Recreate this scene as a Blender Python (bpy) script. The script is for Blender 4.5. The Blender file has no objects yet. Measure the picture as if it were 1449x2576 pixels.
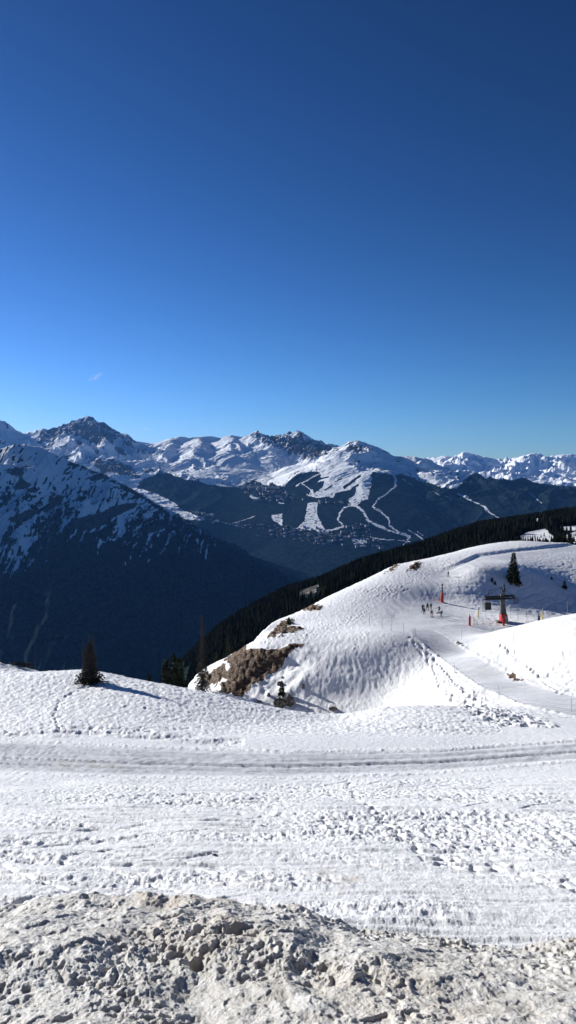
import bpy, bmesh, math, random
import numpy as np
from mathutils import Vector, Matrix
random.seed(7); rng = np.random.default_rng(11)
R = math.radians
scene = bpy.context.scene
col = scene.collection

# ------------------------------------------------------------------ camera
PITCH = R(2.9); F = 1860.0; CX, CY = 724.5, 1288.0
ca, sa = math.cos(PITCH), math.sin(PITCH)
cam_d = bpy.data.cameras.new('camera'); cam = bpy.data.objects.new('camera', cam_d)
col.objects.link(cam); scene.camera = cam
cam_d.sensor_fit = 'VERTICAL'; cam_d.sensor_height = 36.0; cam_d.lens = 36 * F / 2576
cam_d.clip_start = 0.1; cam_d.clip_end = 120000
cam.rotation_euler = (R(90) - PITCH, 0, 0)

def P(x, y, Y):
    """world point on the ray through photo position (x, y) at forward distance Y (metres)"""
    cx = (x - CX) / F; cy = (y - CY) / F
    dy = ca - cy * sa; dz = -sa - cy * ca
    k = Y / dy
    return (cx * k, Y, dz * k)
def proj(X, Y, Z):
    w = Y * ca - Z * sa
    w = np.maximum(w, 1e-3)
    return CX + F * X / w, CY - F * (Y * sa + Z * ca) / w
def S(x): return np.clip(x, 0, 1)
def sm(a, b, x):
    t = np.clip((x - a) / (b - a), 0, 1); return t * t * (3 - 2 * t)

# ------------------------------------------------------------------ noise
_perm = np.random.default_rng(3).permutation(4096).astype(np.int64)
_ang = np.random.default_rng(4).random(4096).astype(np.float32) * 2 * np.pi
_gx, _gy = np.cos(_ang).astype(np.float32), np.sin(_ang).astype(np.float32)
def pn(x, y, seed=0):
    xi = np.floor(x); yi = np.floor(y)
    xf = (x - xi).astype(np.float32); yf = (y - yi).astype(np.float32)
    xi = xi.astype(np.int64) + seed * 131; yi = yi.astype(np.int64) + seed * 71
    def g(ix, iy, fx, fy):
        h = _perm[(_perm[ix & 4095] + iy) & 4095]
        return _gx[h] * fx + _gy[h] * fy
    u = xf * xf * xf * (xf * (xf * 6 - 15) + 10); v = yf * yf * yf * (yf * (yf * 6 - 15) + 10)
    a = g(xi, yi, xf, yf); b = g(xi + 1, yi, xf - 1, yf)
    c = g(xi, yi + 1, xf, yf - 1); d = g(xi + 1, yi + 1, xf - 1, yf - 1)
    return ((a + (b - a) * u) + ((c + (d - c) * u) - (a + (b - a) * u)) * v) * 1.5
def fbm(x, y, o=4, seed=0, gain=.5):
    s = 0; a = 1
    for i in range(o):
        s = s + a * pn(x, y, seed + i); x = x * 2.03 + 5.2; y = y * 2.03 + 1.7; a *= gain
    return s
def ridged(x, y, o=5, seed=0, gain=.52):
    s = 0; a = 1; w = 1
    for i in range(o):
        n = 1 - np.abs(pn(x, y, seed + i)) * 1.4; n = np.maximum(n, 0); n = n * n
        s = s + a * n * w; w = S(n * 1.6); a *= gain; x = x * 2.07 + 3.1; y = y * 2.07 + 7.7
    return s

# ------------------------------------------------------------------ thin plate spline
class TPS:
    def __init__(s, pts, scale=1.0, lam=1e-4):
        p = np.array(pts, float); s.sc = scale; s.xy = p[:, :2] / scale; n = len(p)
        d = np.hypot(s.xy[:, None, 0] - s.xy[None, :, 0], s.xy[:, None, 1] - s.xy[None, :, 1])
        K = s.phi(d) + lam * np.eye(n)
        A = np.zeros((n + 3, n + 3)); A[:n, :n] = K; A[:n, n] = 1; A[:n, n + 1:] = s.xy
        A[n, :n] = 1; A[n + 1:, :n] = s.xy.T
        s.w = np.linalg.solve(A, np.concatenate([p[:, 2], [0, 0, 0]])); s.n = n
    def phi(s, d): return np.where(d > 0, d * d * np.log(np.maximum(d, 1e-9)), 0)
    def __call__(s, X, Y):
        sh = np.shape(X); x = np.ravel(X) / s.sc; y = np.ravel(Y) / s.sc
        out = np.empty(len(x))
        for i in range(0, len(x), 40000):
            a = x[i:i + 40000]; b = y[i:i + 40000]
            d2 = (a[:, None] - s.xy[None, :, 0]) ** 2 + (b[:, None] - s.xy[None, :, 1]) ** 2
            d2 = d2.astype(np.float32)
            k = 0.5 * d2 * np.log(np.maximum(d2, 1e-12))
            out[i:i + 40000] = k @ s.w[:s.n].astype(np.float32) + s.w[s.n] + s.w[s.n + 1] * a + s.w[s.n + 2] * b
        return out.reshape(sh)

# ------------------------------------------------------------------ masks in photo coordinates, written to the surface as attributes
def poly_sd(px, py, poly):
    """signed distance (positive inside)"""
    out = np.full(px.shape, -1e3, np.float32)
    p = np.array(poly, float); pad = 30
    m = (px > p[:, 0].min() - pad) & (px < p[:, 0].max() + pad) & (py > p[:, 1].min() - pad) & (py < p[:, 1].max() + pad)
    if not m.any(): return out
    x = px[m]; y = py[m]; d = np.full(x.shape, 1e9); ins = np.zeros(x.shape, bool)
    for i in range(len(p)):
        a = p[i]; b = p[(i + 1) % len(p)]
        e = b - a; t = np.clip(((x - a[0]) * e[0] + (y - a[1]) * e[1]) / max(e @ e, 1e-9), 0, 1)
        d = np.minimum(d, np.hypot(x - a[0] - t * e[0], y - a[1] - t * e[1]))
        c = (a[1] > y) != (b[1] > y)
        with np.errstate(divide='ignore', invalid='ignore'):
            xi = (b[0] - a[0]) * (y - a[1]) / (b[1] - a[1] + 1e-12) + a[0]
        ins ^= c & (x < xi)
    out[m] = np.where(ins, d, -d)
    return out
def line_d(px, py, pts):
    """distance to a polyline"""
    out = np.full(px.shape, 1e3, np.float32)
    p = np.array(pts, float); pad = 40
    m = (px > p[:, 0].min() - pad) & (px < p[:, 0].max() + pad) & (py > p[:, 1].min() - pad) & (py < p[:, 1].max() + pad)
    if not m.any(): return out
    x = px[m]; y = py[m]; d = np.full(x.shape, 1e9)
    for a, b in zip(p[:-1], p[1:]):
        e = b - a; t = np.clip(((x - a[0]) * e[0] + (y - a[1]) * e[1]) / max(e @ e, 1e-9), 0, 1)
        d = np.minimum(d, np.hypot(x - a[0] - t * e[0], y - a[1] - t * e[1]))
    out[m] = d
    return out
def ip(x, pts):
    p = np.array(pts, float); return np.interp(x, p[:, 0], p[:, 1])

# ------------------------------------------------------------------ mesh helpers
def grid_mesh(name, X, Y, Z, mat, attrs={}, smooth=True):
    n, m = X.shape
    co = np.stack([X, Y, Z], -1).reshape(-1, 3).astype(np.float32)
    i = np.arange(n * m).reshape(n, m)
    q = np.stack([i[:-1, :-1], i[:-1, 1:], i[1:, 1:], i[1:, :-1]], -1).reshape(-1, 4).astype(np.int32)
    me = bpy.data.meshes.new(name)
    me.vertices.add(len(co)); me.vertices.foreach_set('co', co.ravel())
    me.loops.add(q.size); me.loops.foreach_set('vertex_index', q.ravel())
    me.polygons.add(len(q)); me.polygons.foreach_set('loop_start', np.arange(0, q.size, 4, dtype=np.int32))
    me.update(calc_edges=True)
    me.polygons.foreach_set('use_smooth', np.full(len(q), smooth))
    for k, v in attrs.items():
        a = me.attributes.new(k, 'FLOAT', 'POINT'); a.data.foreach_set('value', v.astype(np.float32).ravel())
    me.materials.append(mat)
    o = bpy.data.objects.new(name, me); col.objects.link(o)
    return o
def polar(a0, a1, na, rs):
    A = np.radians(np.linspace(a0, a1, na) if not hasattr(a0, '__len__') else a0)[None, :]; r = np.asarray(rs)[:, None]
    return r * np.sin(A), r * np.cos(A)     # columns left to right, rows near to far
def tag(o, label=None, cat=None, group=None, kind=None):
    if label: o['label'] = label
    if cat: o['category'] = cat
    if group: o['group'] = group
    if kind: o['kind'] = kind
    return o
def empty(name, loc, rz=0, label=None, cat=None, group=None):
    o = bpy.data.objects.new(name, None); col.objects.link(o); o.location = loc; o.rotation_euler = (0, 0, rz)
    o.empty_display_size = .2
    return tag(o, label, cat, group)
class MB:
    """collects shapes for ONE mesh object"""
    def __init__(s): s.v = []; s.f = []; s.m = []
    def add(s, v, f, mi=0):
        b = len(s.v); s.v += [tuple(p) for p in v]; s.f += [tuple(b + i for i in q) for q in f]; s.m += [mi] * len(f)
    def tube(s, pts, rad, n=8, mi=0, cap=True):
        pts = [Vector(p) for p in pts]; rad = rad if hasattr(rad, '__len__') else [rad] * len(pts)
        rings = []
        for i, p in enumerate(pts):
            t = (pts[min(i + 1, len(pts) - 1)] - pts[max(i - 1, 0)]).normalized()
            a = t.cross(Vector((0, 0, 1)));
            if a.length < .05: a = t.cross(Vector((0, 1, 0)))
            a.normalize(); b = t.cross(a)
            rings.append([p + (a * math.cos(2 * math.pi * k / n) + b * math.sin(2 * math.pi * k / n)) * rad[i] for k in range(n)])
        v = [q for r in rings for q in r]; f = []
        for i in range(len(rings) - 1):
            for k in range(n): f.append((i * n + k, i * n + (k + 1) % n, (i + 1) * n + (k + 1) % n, (i + 1) * n + k))
        if cap: f.append(tuple(range(n - 1, -1, -1))); f.append(tuple(range((len(rings) - 1) * n, len(rings) * n)))
        s.add(v, f, mi)
    def box(s, c, d, rot=None, mi=0, taper=1.0):
        v = []
        for z in (-1, 1):
            k = 1 if z < 0 else taper
            for x, y in ((-1, -1), (1, -1), (1, 1), (-1, 1)):
                p = Vector((x * d[0] / 2 * k, y * d[1] / 2 * k, z * d[2] / 2))
                if rot is not None: p = rot @ p
                v.append(p + Vector(c))
        s.add(v, [(3, 2, 1, 0), (4, 5, 6, 7), (0, 1, 5, 4), (1, 2, 6, 5), (2, 3, 7, 6), (3, 0, 4, 7)], mi)
    def build(s, name, mats, parent=None, smooth=False, bevel=0):
        me = bpy.data.meshes.new(name); me.from_pydata(s.v, [], s.f)
        for m in (mats if isinstance(mats, (list, tuple)) else [mats]): me.materials.append(m)
        me.polygons.foreach_set('material_index', s.m)
        me.polygons.foreach_set('use_smooth', [smooth] * len(s.f)); me.update()
        o = bpy.data.objects.new(name, me); col.objects.link(o)
        if parent: o.parent = parent
        if bevel:
            b = o.modifiers.new('bevel', 'BEVEL'); b.width = bevel; b.segments = 2; b.limit_method = 'ANGLE'
        return o

# ------------------------------------------------------------------ materials
def mat(name, base=(.5, .5, .5), rough=.7, spec=.3, metal=0):
    m = bpy.data.materials.new(name); m.use_nodes = True
    b = m.node_tree.nodes['Principled BSDF']; b.inputs['Base Color'].default_value = (*base, 1)
    b.inputs['Roughness'].default_value = rough; b.inputs['Specular IOR Level'].default_value = spec; b.inputs['Metallic'].default_value = metal
    return m
class NT:
    def __init__(s, m): s.m = m; s.t = m.node_tree; s.n = s.t.nodes; s.b = s.n['Principled BSDF']
    def new(s, typ, **kw):
        n = s.n.new(typ)
        for k, v in kw.items():
            if k.startswith('i_'):
                key = k[2:]; key = int(key) if key.isdigit() else key.replace('_', ' ')
                n.inputs[key].default_value = v
            else: setattr(n, k, v)
        return n
    def l(s, a, b): s.t.links.new(a, b)
    def attr(s, name): return s.new('ShaderNodeAttribute', attribute_name=name).outputs['Fac']
    def pos(s, sx=1, sy=1, sz=1, rz=0):
        g = s.new('ShaderNodeTexCoord'); mp = s.new('ShaderNodeMapping'); s.l(g.outputs['Object'], mp.inputs[0])
        mp.inputs['Scale'].default_value = (sx, sy, sz); mp.inputs['Rotation'].default_value = (0, 0, rz); return mp.outputs[0]
    def noise(s, vec, scale=1, detail=4, rough=.55, lac=2.0, dist=0):
        n = s.new('ShaderNodeTexNoise'); s.l(vec, n.inputs['Vector']); n.inputs['Scale'].default_value = scale
        n.inputs['Detail'].default_value = detail; n.inputs['Roughness'].default_value = rough; n.inputs['Lacunarity'].default_value = lac
        n.inputs['Distortion'].default_value = dist
        return n.outputs['Fac']
    def math(s, op, a, b=0.0, c=None, clamp=False):
        n = s.new('ShaderNodeMath', operation=op); n.use_clamp = clamp
        for i, v in enumerate((a, b, c)):
            if v is None: continue
            if isinstance(v, (int, float)): n.inputs[i].default_value = v
            else: s.l(v, n.inputs[i])
        return n.outputs[0]
    def ramp(s, f, a, b, va=0.0, vb=1.0):
        n = s.new('ShaderNodeMapRange'); n.interpolation_type = 'SMOOTHSTEP'; s.l(f, n.inputs[0])
        n.inputs[1].default_value = a; n.inputs[2].default_value = b; n.inputs[3].default_value = va; n.inputs[4].default_value = vb
        return n.outputs[0]
    def mix(s, f, a, b):
        n = s.new('ShaderNodeMix', data_type='RGBA')
        if isinstance(f, (int, float)): n.inputs[0].default_value = f
        else: s.l(f, n.inputs[0])
        for i, v in ((6, a), (7, b)):
            if isinstance(v, tuple): n.inputs[i].default_value = (*v, 1)
            else: s.l(v, n.inputs[i])
        return n.outputs[2]
    def bump(s, h, strength=.5, dist=.02, prev=None):
        n = s.new('ShaderNodeBump'); s.l(h, n.inputs['Height'])
        if isinstance(strength, (int, float)): n.inputs['Strength'].default_value = strength
        else: s.l(strength, n.inputs['Strength'])
        n.inputs['Distance'].default_value = dist
        if prev is not None: s.l(prev, n.inputs['Normal'])
        return n.outputs[0]
def simple(name, c1, c2, scale, rough=.7, spec=.3, metal=0, bump=0.0):
    m = mat(name, c1, rough, spec, metal); t = NT(m)
    f = t.ramp(t.noise(t.pos(), scale, 5), .35, .65)
    t.l(t.mix(f, c1, c2), t.b.inputs['Base Color'])
    if bump: t.l(t.bump(t.noise(t.pos(), scale * 3, 4), .6, bump), t.b.inputs['Normal'])
    return m

SNOW = (.80, .82, .84)
# near snow
m_snow = mat('snow', SNOW, .55, .25); t = NT(m_snow)
pos = t.pos()
rock = t.attr('rock'); road = t.attr('road'); dirt = t.attr('dirt')
n_f = t.noise(pos, 3.0, 8, .65)
rk = t.ramp(t.math('ADD', rock, t.math('MULTIPLY', t.math('SUBTRACT', n_f, .5), .7)), .42, .52)
stone = t.noise(t.pos(.55, 1.6, 2.2, .75), 1.5, 9, .75)
grass = t.noise(pos, 7.0, 6, .7)
rcol = t.mix(t.ramp(grass, .38, .62), (.038, .022, .012), (.15, .085, .046))
rcol = t.mix(t.ramp(stone, .50, .60, 0, .9), rcol, t.mix(t.ramp(grass, .35, .65), (.14, .11, .08), (.36, .31, .24)))
scol = t.mix(t.ramp(t.noise(pos, .35, 5), .35, .7), (.81, .81, .81), (.87, .865, .855))
scol = t.mix(t.math('MULTIPLY', road, t.ramp(t.noise(t.pos(.3, 1, 1), 1.1, 6), .25, .75, .35, .9)), scol, (.50, .51, .53))
scol = t.mix(t.math('MULTIPLY', dirt, t.ramp(t.noise(pos, 1.7, 8, .7), .42, .62)), scol, (.36, .29, .21))
t.l(t.mix(rk, scol, rcol), t.b.inputs['Base Color'])
t.l(t.math('ADD', t.math('MULTIPLY', rk, .35), .5), t.b.inputs['Roughness'])
b1 = t.bump(t.noise(pos, 2.6, 9, .72), t.ramp(road, 0, 1, .75, .3), .16)
b2 = t.bump(t.noise(pos, 12, 7, .7), .7, .04, b1)
t.l(b2, t.b.inputs['Normal'])
# dirty ploughed snow
m_bank = mat('dirty_snow', (.55, .52, .48), .5, .35); t = NT(m_bank); pos = t.pos()
d1 = t.ramp(t.noise(pos, 1.3, 7, .62), .32, .68); d2 = t.ramp(t.noise(pos, 9, 8, .7), .42, .66); d3 = t.ramp(t.noise(pos, .7, 5, .6), .45, .62)
c = t.mix(d1, (.66, .64, .595), (.49, .46, .405)); c = t.mix(t.math('MULTIPLY', d2, .6), c, (.72, .71, .685))
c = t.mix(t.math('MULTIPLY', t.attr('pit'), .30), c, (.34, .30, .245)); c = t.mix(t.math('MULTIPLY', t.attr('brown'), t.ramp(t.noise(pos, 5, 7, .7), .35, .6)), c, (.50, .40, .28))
c = t.mix(t.ramp(t.noise(pos, 55, 3, .6), .63, .72, 0, .55), c, (.13, .11, .09))
t.l(c, t.b.inputs['Base Color'])
t.l(t.bump(t.noise(pos, 120, 3, .7), .5, .004, t.bump(t.noise(pos, 22, 8, .72), .8, .03)), t.b.inputs['Normal'])
# mountains
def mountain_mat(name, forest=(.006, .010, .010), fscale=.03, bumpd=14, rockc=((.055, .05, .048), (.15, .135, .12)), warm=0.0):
    m = mat(name, SNOW, .9, 0); t = NT(m); pos = t.pos()
    snow = t.attr('snow'); fo = t.attr('forest')
    n1 = t.noise(pos, fscale, 6, .7); n2 = t.noise(pos, fscale * 2.7, 5, .7)
    s = t.ramp(t.math('ADD', snow, t.math('MULTIPLY', t.math('SUBTRACT', n1, .5), .9)), .42, .55)
    f = t.ramp(t.math('ADD', fo, t.math('MULTIPLY', t.math('SUBTRACT', n2, .5), .6)), .44, .54)
    rc = t.mix(t.ramp(n2, .35, .65), *rockc)
    c = t.mix(s, rc, t.mix(t.ramp(n2, .3, .7), (.72, .75, .78), (.83, .84, .85)))
    fc = t.mix(t.ramp(n1, .35, .65), forest, tuple(v * 3.2 for v in forest))
    sp = t.ramp(n2, .60, .74, 0, .35)
    fc = t.mix(t.math('MULTIPLY', sp, t.attr('speck')), fc, (.5, .45, .40))
    c = t.mix(f, c, fc)
    t.l(c, t.b.inputs['Base Color'])
    t.l(t.bump(t.noise(pos, fscale * .8, 8, .65), .6, bumpd), t.b.inputs['Normal'])
    return m
m_far = mountain_mat('far_mountain', bumpd=12, fscale=.022)
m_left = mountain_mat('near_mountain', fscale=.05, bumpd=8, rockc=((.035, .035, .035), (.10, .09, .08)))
m_valley = simple('valley', (.010, .014, .012), (.03, .028, .022), .003, .9, 0)
m_needle = simple('needles', (.010, .016, .009), (.030, .040, .020), 3.0, .8, .1)
m_needle_far = simple('needles_far', (.004, .006, .005), (.015, .018, .013), .06, .9, 0)
m_dead = simple('dead_twigs', (.030, .028, .026), (.065, .060, .055), 5.0, .9, .1)
m_bark = simple('bark', (.05, .038, .028), (.11, .09, .07), 9.0, .9, .1)
m_steel = simple('galvanised_steel', (.04, .042, .046), (.08, .083, .088), 3.0, .6, .3, .2)
m_dark = simple('dark_metal', (.012, .013, .016), (.03, .03, .034), 4.0, .6, .3, .2)
m_red = simple('red_padding', (.42, .015, .015), (.30, .012, .012), 5.0, .6, .3, 0, .01)
m_redorange = simple('orange_padding', (.55, .06, .02), (.40, .04, .015), 5.0, .6, .3, 0, .01)
m_yel = simple('yellow_paint', (.55, .42, .10), (.42, .33, .10), 6.0, .6)
m_wood = simple('bamboo', (.30, .22, .11), (.18, .13, .07), 12.0, .7)
m_grey = simple('grey_plastic', (.16, .17, .18), (.22, .22, .23), 6.0, .6)
m_sign = simple('sign_blue', (.35, .50, .62), (.42, .55, .66), 3.0, .5)
m_net = simple('orange_net', (.55, .12, .05), (.42, .10, .05), 9.0, .7)
m_stone = simple('boulder', (.055, .05, .045), (.17, .155, .135), 2.2, .9, .1, 0, .05)
m_wall = simple('chalet_wall', (.16, .09, .05), (.26, .17, .11), .2)
m_wall2 = simple('pale_wall', (.42, .38, .33), (.32, .28, .25), .2)
m_roof = simple('snowy_roof', (.40, .40, .42), (.16, .14, .13), .05)
m_brush = simple('brushwood', (.05, .035, .022), (.12, .085, .055), 5.0, .9, .1)

# ================================================================== NEAR GROUND
ctl = []
def c(x, y, Y, dz=0):
    p = P(x, y, Y); ctl.append((p[0], p[1], p[2] + dz))
def w(X, Y, Z): ctl.append((X, Y, Z))
for x in (-500, 0, 400, 724, 1100, 1449, 1950):
    for y, Y in ((2250, 13), (2100, 19.6), (2000, 29.5)): c(x, y, Y)
for X in (-8, -3, 0, 3, 8): w(X, 6.5, -5.45); w(X, 3, -4.3)
for x, y0, Y0, y1, Y1 in ((-500, 1925, 40, 1850, 46), (0, 1940, 39, 1862, 44.5), (350, 1950, 38.6, 1884, 43), (724, 1955, 38.5, 1893, 42.5), (1100, 1942, 39, 1888, 43), (1449, 1910, 41, 1865, 44.5), (1950, 1870, 44, 1820, 48)):
    c(x, y0, Y0); c(x, y1, Y1)
for p in ((-500, 1800, 52), (0, 1800, 52), (300, 1800, 52), (0, 1730, 61), (0, 1667, 74), (-400, 1640, 74), (222, 1722, 63), (250, 1695, 72), (450, 1738, 68.5), (580, 1762, 66),
          (700, 1783, 63), (800, 1796, 60), (870, 1810, 57.5), (600, 1820, 53), (724, 1850, 47), (905, 1806, 56.5), (940, 1785, 59), (1000, 1778, 60.5), (1150, 1779, 62), (1000, 1850, 47), (1250, 1850, 47), (1300, 1795, 60),
          (1045, 1603, 103), (1130, 1670, 92), (1200, 1720, 80), (1300, 1765, 69), (1449, 1800, 61), (1700, 1830, 56),
          (1090, 1590, 110), (1180, 1638, 98), (1280, 1692, 85), (1340, 1720, 78), (1449, 1750, 70), (1700, 1800, 60),
          (1250, 1618, 93), (1449, 1624, 82), (1140, 1608, 104.5), (1350, 1620, 87), (1700, 1620, 78),
          (1449, 1545, 98), (1350, 1562, 100), (1250, 1586, 104), (1180, 1600, 107), (1700, 1520, 95),
          (1265, 1567, 122), (1180, 1572, 119), (1355, 1560, 122), (1075, 1547, 125), (1000, 1560, 120), (1112, 1511, 138), (1200, 1530, 134), (1350, 1546, 137), (1449, 1538, 141),
          (1250, 1480, 146), (1150, 1480, 143), (1300, 1420, 158), (1449, 1460, 160), (1449, 1400, 180), (1200, 1432, 152), (1600, 1400, 190),
          (1128, 1450, 152), (1060, 1480, 142), (1000, 1522, 131), (1200, 1411, 163), (1300, 1396, 178), (1449, 1380, 203),
          (1449, 1367, 215), (1300, 1360, 210), (1200, 1374, 198), (1100, 1399, 182), (1040, 1412, 168), (1000, 1422, 162), (950, 1447, 153), (850, 1492, 141), (800, 1522, 133), (740, 1546, 127), (700, 1580, 119), (625, 1621, 107),
          (800, 1618, 102), (900, 1614, 101), (980, 1612, 100.5), (800, 1700, 94.5), (900, 1700, 94.5), (1000, 1700, 94), (720, 1700, 96), (720, 1780, 90), (850, 1780, 89), (950, 1778, 88), (1050, 1775, 81), (1100, 1720, 87), (1150, 1760, 77),
          (620, 1755, 94), (550, 1742, 97), (490, 1712, 103), (545, 1665, 106), (600, 1640, 106), (900, 1560, 118), (850, 1585, 110)):
    c(*p)
# beyond the visible edges the ground drops
for x, y, Y in ((-500, 1640, 74), (0, 1667, 74), (250, 1695, 72), (450, 1738, 68.5)):
    q = P(x, y, Y); w(q[0] * 1.2, Y * 1.2, q[2] - 8); w(q[0] * 1.7, Y * 1.7, q[2] - 34)
w(-16, 98, -38); w(-24, 96, -42); w(-26, 120, -60); w(-48, 105, -52); w(-16, 122, -50); w(-12, 84, -29.5); w(-20, 84, -31); w(-35, 90, -36); w(-60, 96, -40); w(-6, 76, -28.5); w(2, 74, -28); w(7, 72, -27.5)
for x, y, Y in ((1449, 1367, 215), (1300, 1360, 210), (1200, 1374, 198), (1100, 1399, 182), (1000, 1422, 162), (850, 1492, 141), (740, 1546, 127), (625, 1621, 107), (490, 1712, 103)):
    q = P(x, y, Y); w(q[0] - 6, Y * 1.12, q[2] - 9); w(q[0] - 15, Y * 1.35, q[2] - 34)
w(42, 116, -25.5); w(36, 113, -25.0); w(60, 120, -25)
near = TPS(ctl, 40.0, 1e-5)

ROAD1 = [(-600, 1880), (-200, 1898), (0, 1903), (350, 1917), (724, 1925), (1100, 1915), (1449, 1888), (2000, 1845)]
ROAD2L = [(1030, 1585), (1075, 1630), (1130, 1672), (1200, 1722), (1300, 1768), (1449, 1803), (1700, 1850)]
ROAD2U = [(1700, 1790), (1449, 1750), (1340, 1722), (1280, 1692), (1180, 1640), (1120, 1600), (1085, 1583)]
TRACK = [(985, 1540), (1020, 1510), (1070, 1475), (1128, 1446), (1200, 1412), (1300, 1394), (1449, 1376), (1700, 1355)]
ROCKS = [[(595, 1620), (621, 1617), (618, 1633), (655, 1635), (692, 1633), (736, 1620), (779, 1616), (729, 1646), (707, 1669), (670, 1702), (632, 1731), (607, 1757), (549, 1746), (577, 1711), (558, 1702), (518, 1702), (544, 1680), (562, 1672)],
         [(496, 1702), (520, 1688), (562, 1704), (548, 1722), (512, 1724)], [(536, 1730), (578, 1710), (592, 1722), (562, 1744)],
         [(668, 1607), (692, 1580), (707, 1565), (729, 1554), (736, 1565), (725, 1578), (744, 1576), (768, 1580), (744, 1591), (721, 1593), (692, 1603)],
         [(962, 1446), (985, 1425), (1004, 1411), (1003, 1424), (985, 1438)], [(1022, 1436), (1038, 1418), (1061, 1413), (1058, 1426), (1044, 1433)],
         [(797, 1508), (806, 1494), (822, 1493), (812, 1506)], [(760, 1538), (778, 1518), (815, 1526), (800, 1536)],
         [(1272, 1692), (1290, 1697), (1319, 1715), (1300, 1714), (1284, 1708)], [(1137, 1611), (1148, 1614), (1162, 1625), (1150, 1623)]]
def near_fields(X, Y, fine=True):
    Z = near(np.clip(X, -.66 * Y - 9, .66 * Y + 9), Y)
    xb = np.interp(Y, [76, 97, 103, 107, 127, 141, 153, 168, 182, 198, 215, 300], [-17, -15, -14, -7, 0, 8.5, 17.5, 27, 36, 49, 80, 120])
    cap = np.where(Y < 97, -19.5, -23) - .6 * np.maximum(0, xb - X - 1.5) - np.where(X < xb - 1, .30 * np.maximum(0, Y - 78), -40)
    Z = np.where(Y > 70, np.minimum(Z, -18.6 - .8 * np.maximum(0, Y - 73.5) + 8 * np.maximum(0, X + 24)), Z)
    Z = np.where(Y > 77, np.minimum(Z, np.maximum(cap, -160)), Z)
    # gentle lumps
    px, py = proj(X, Y, Z)
    r = np.hypot(X, Y)
    road1 = sm(0, 1, (ip(px, [(-600, 38), (0, 39), (724, 31), (1449, 23), (2000, 20)]) - np.abs(py - ip(px, ROAD1))) / 9) * (Y > 36) * (Y < 52)
    road2 = sm(-2, 5, poly_sd(px, py, ROAD2L + ROAD2U))
    road2 = road2 * (Y > 50)
    track = sm(20, 12, line_d(px, py, TRACK) * ip(px, [(900, 1), (1128, 1.2), (1300, 1.9), (1500, 1.9)])) * (Y > 110)
    plaza = sm(-25, 10, poly_sd(px, py, [(960, 1562), (1000, 1535), (1080, 1515), (1180, 1560), (1200, 1590), (1449, 1560), (1600, 1550), (1600, 1610), (1449, 1615), (1200, 1612), (1060, 1600), (950, 1585)])) * (Y > 90)
    smooth = S(road1 + road2 + track + plaza * .85)
    rock = np.full(X.shape, -1.0)
    wx = px + 5 * pn(X * .5, Y * .5, 9) + 6 * pn(X * 1.7, Y * 1.2, 10); wy = py + 4 * pn(X * .5, Y * .5, 19) + 5 * pn(X * 1.7, Y * 1.2, 20)
    for R_ in ROCKS: rock = np.maximum(rock, sm(-4, 5, poly_sd(wx, wy, R_)) )
    rock = np.maximum(rock, 0) * (Y > 60)
    main = sm(-2, 8, poly_sd(wx, wy, ROCKS[0])) * (Y > 60)
    # snow patches lying on the rock slope
    sp = sm(.05, .30, pn(X * .35 + Y * .25, Y * .16 - X * .05, 31) + .5 * pn(X * .9, Y * .5, 33) - .32 + .38 * sm(600, 520, px))
    rock = rock * (1 - .95 * sp * S(sm(600, 560, px) + sm(8, 0, poly_sd(px, py, ROCKS[0])) * .35))
    dome = sm(0, 1, (1860 - py) / 25) * (Y > 44) * (Y < 80) * (px < 1260)
    face = sm(0, 12, poly_sd(px, py, [(620, 1625), (800, 1612), (1050, 1606), (1140, 1690), (1250, 1770), (900, 1812), (600, 1780)])) * (Y > 74)
    face2 = sm(0, 8, poly_sd(px, py, [(1160, 1614), (1600, 1626), (1600, 1770), (1449, 1742), (1290, 1690), (1190, 1636)])) * (Y > 70)
    crud = sm(0, 10, poly_sd(px, py, [(560, 1640), (800, 1500), (1000, 1400), (1300, 1350), (1600, 1350), (1449, 1372), (1300, 1388), (1190, 1402), (1115, 1442), (1050, 1486), (960, 1520), (900, 1575), (1000, 1600), (900, 1616), (700, 1622)])) * (Y > 100)
    slope = sm(0, 1, (py - 1950) / 20)
    rough = S(1 - smooth)
    LF = .5 + .5 * sm(-.3, .3, fbm(X * .13, Y * .3, 3, 77))                    # where the skiers churned it up
    h = np.zeros(X.shape)
    # chopped snow with foot holes and ski streaks on the front slope
    LF = sm(-.35, .45, fbm(X * .10, Y * .22 + X * .03, 3, 77) + .5 * pn(X * .04, Y * .55, 78))
    a = fbm(X * 4.2, Y * 2.6, 5, 1, .66)
    holes = np.minimum(0, pn(X * 2.9, Y * 1.5, 12) + .55 * pn(X * 6.1, Y * 3.4, 13) + .05)
    streak = pn(X * .20 + .35 * pn(X * .1, Y * .6, 5), Y * 2.3, 6) + .7 * pn(X * .30 + Y * .3, Y * 4.0, 7) + .5 * pn(X * .5 - Y * .2, Y * 6.5, 8)
    h += slope * rough * ((.20 + .80 * LF) * (a * .040 + holes * .065) + streak * .046 * (1.2 - .5 * LF))
    for kx, ky, sd_ in ((.16, .55, 201), (-.30, .45, 203), (.55, .5, 205)):
        q = np.abs((Y * ky + X * kx + .8 * np.sin(X * .13 + sd_) + .7 * pn(X * .1, Y * .1, sd_)) % 1 - .5)
        h -= slope * rough * .055 * sm(.05, .01, q) * sm(.05, .3, pn(X * .12, Y * .25, sd_ + 1))
    h += slope * .10 * pn(X * .30, Y * .42, 21)
    # wind ripples on the rounded shoulder
    rp = pn(X * .55 + .5 * fbm(X * .3, Y * .3, 2, 15), Y * 2.0 + X * .25, 14) + .6 * pn(X * 1.1, Y * 3.6 + X * .5, 16)
    h += dome * rough * (rp * .060 + fbm(X * 2.6, Y * 2.2, 3, 18, .65) * .045)
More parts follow.
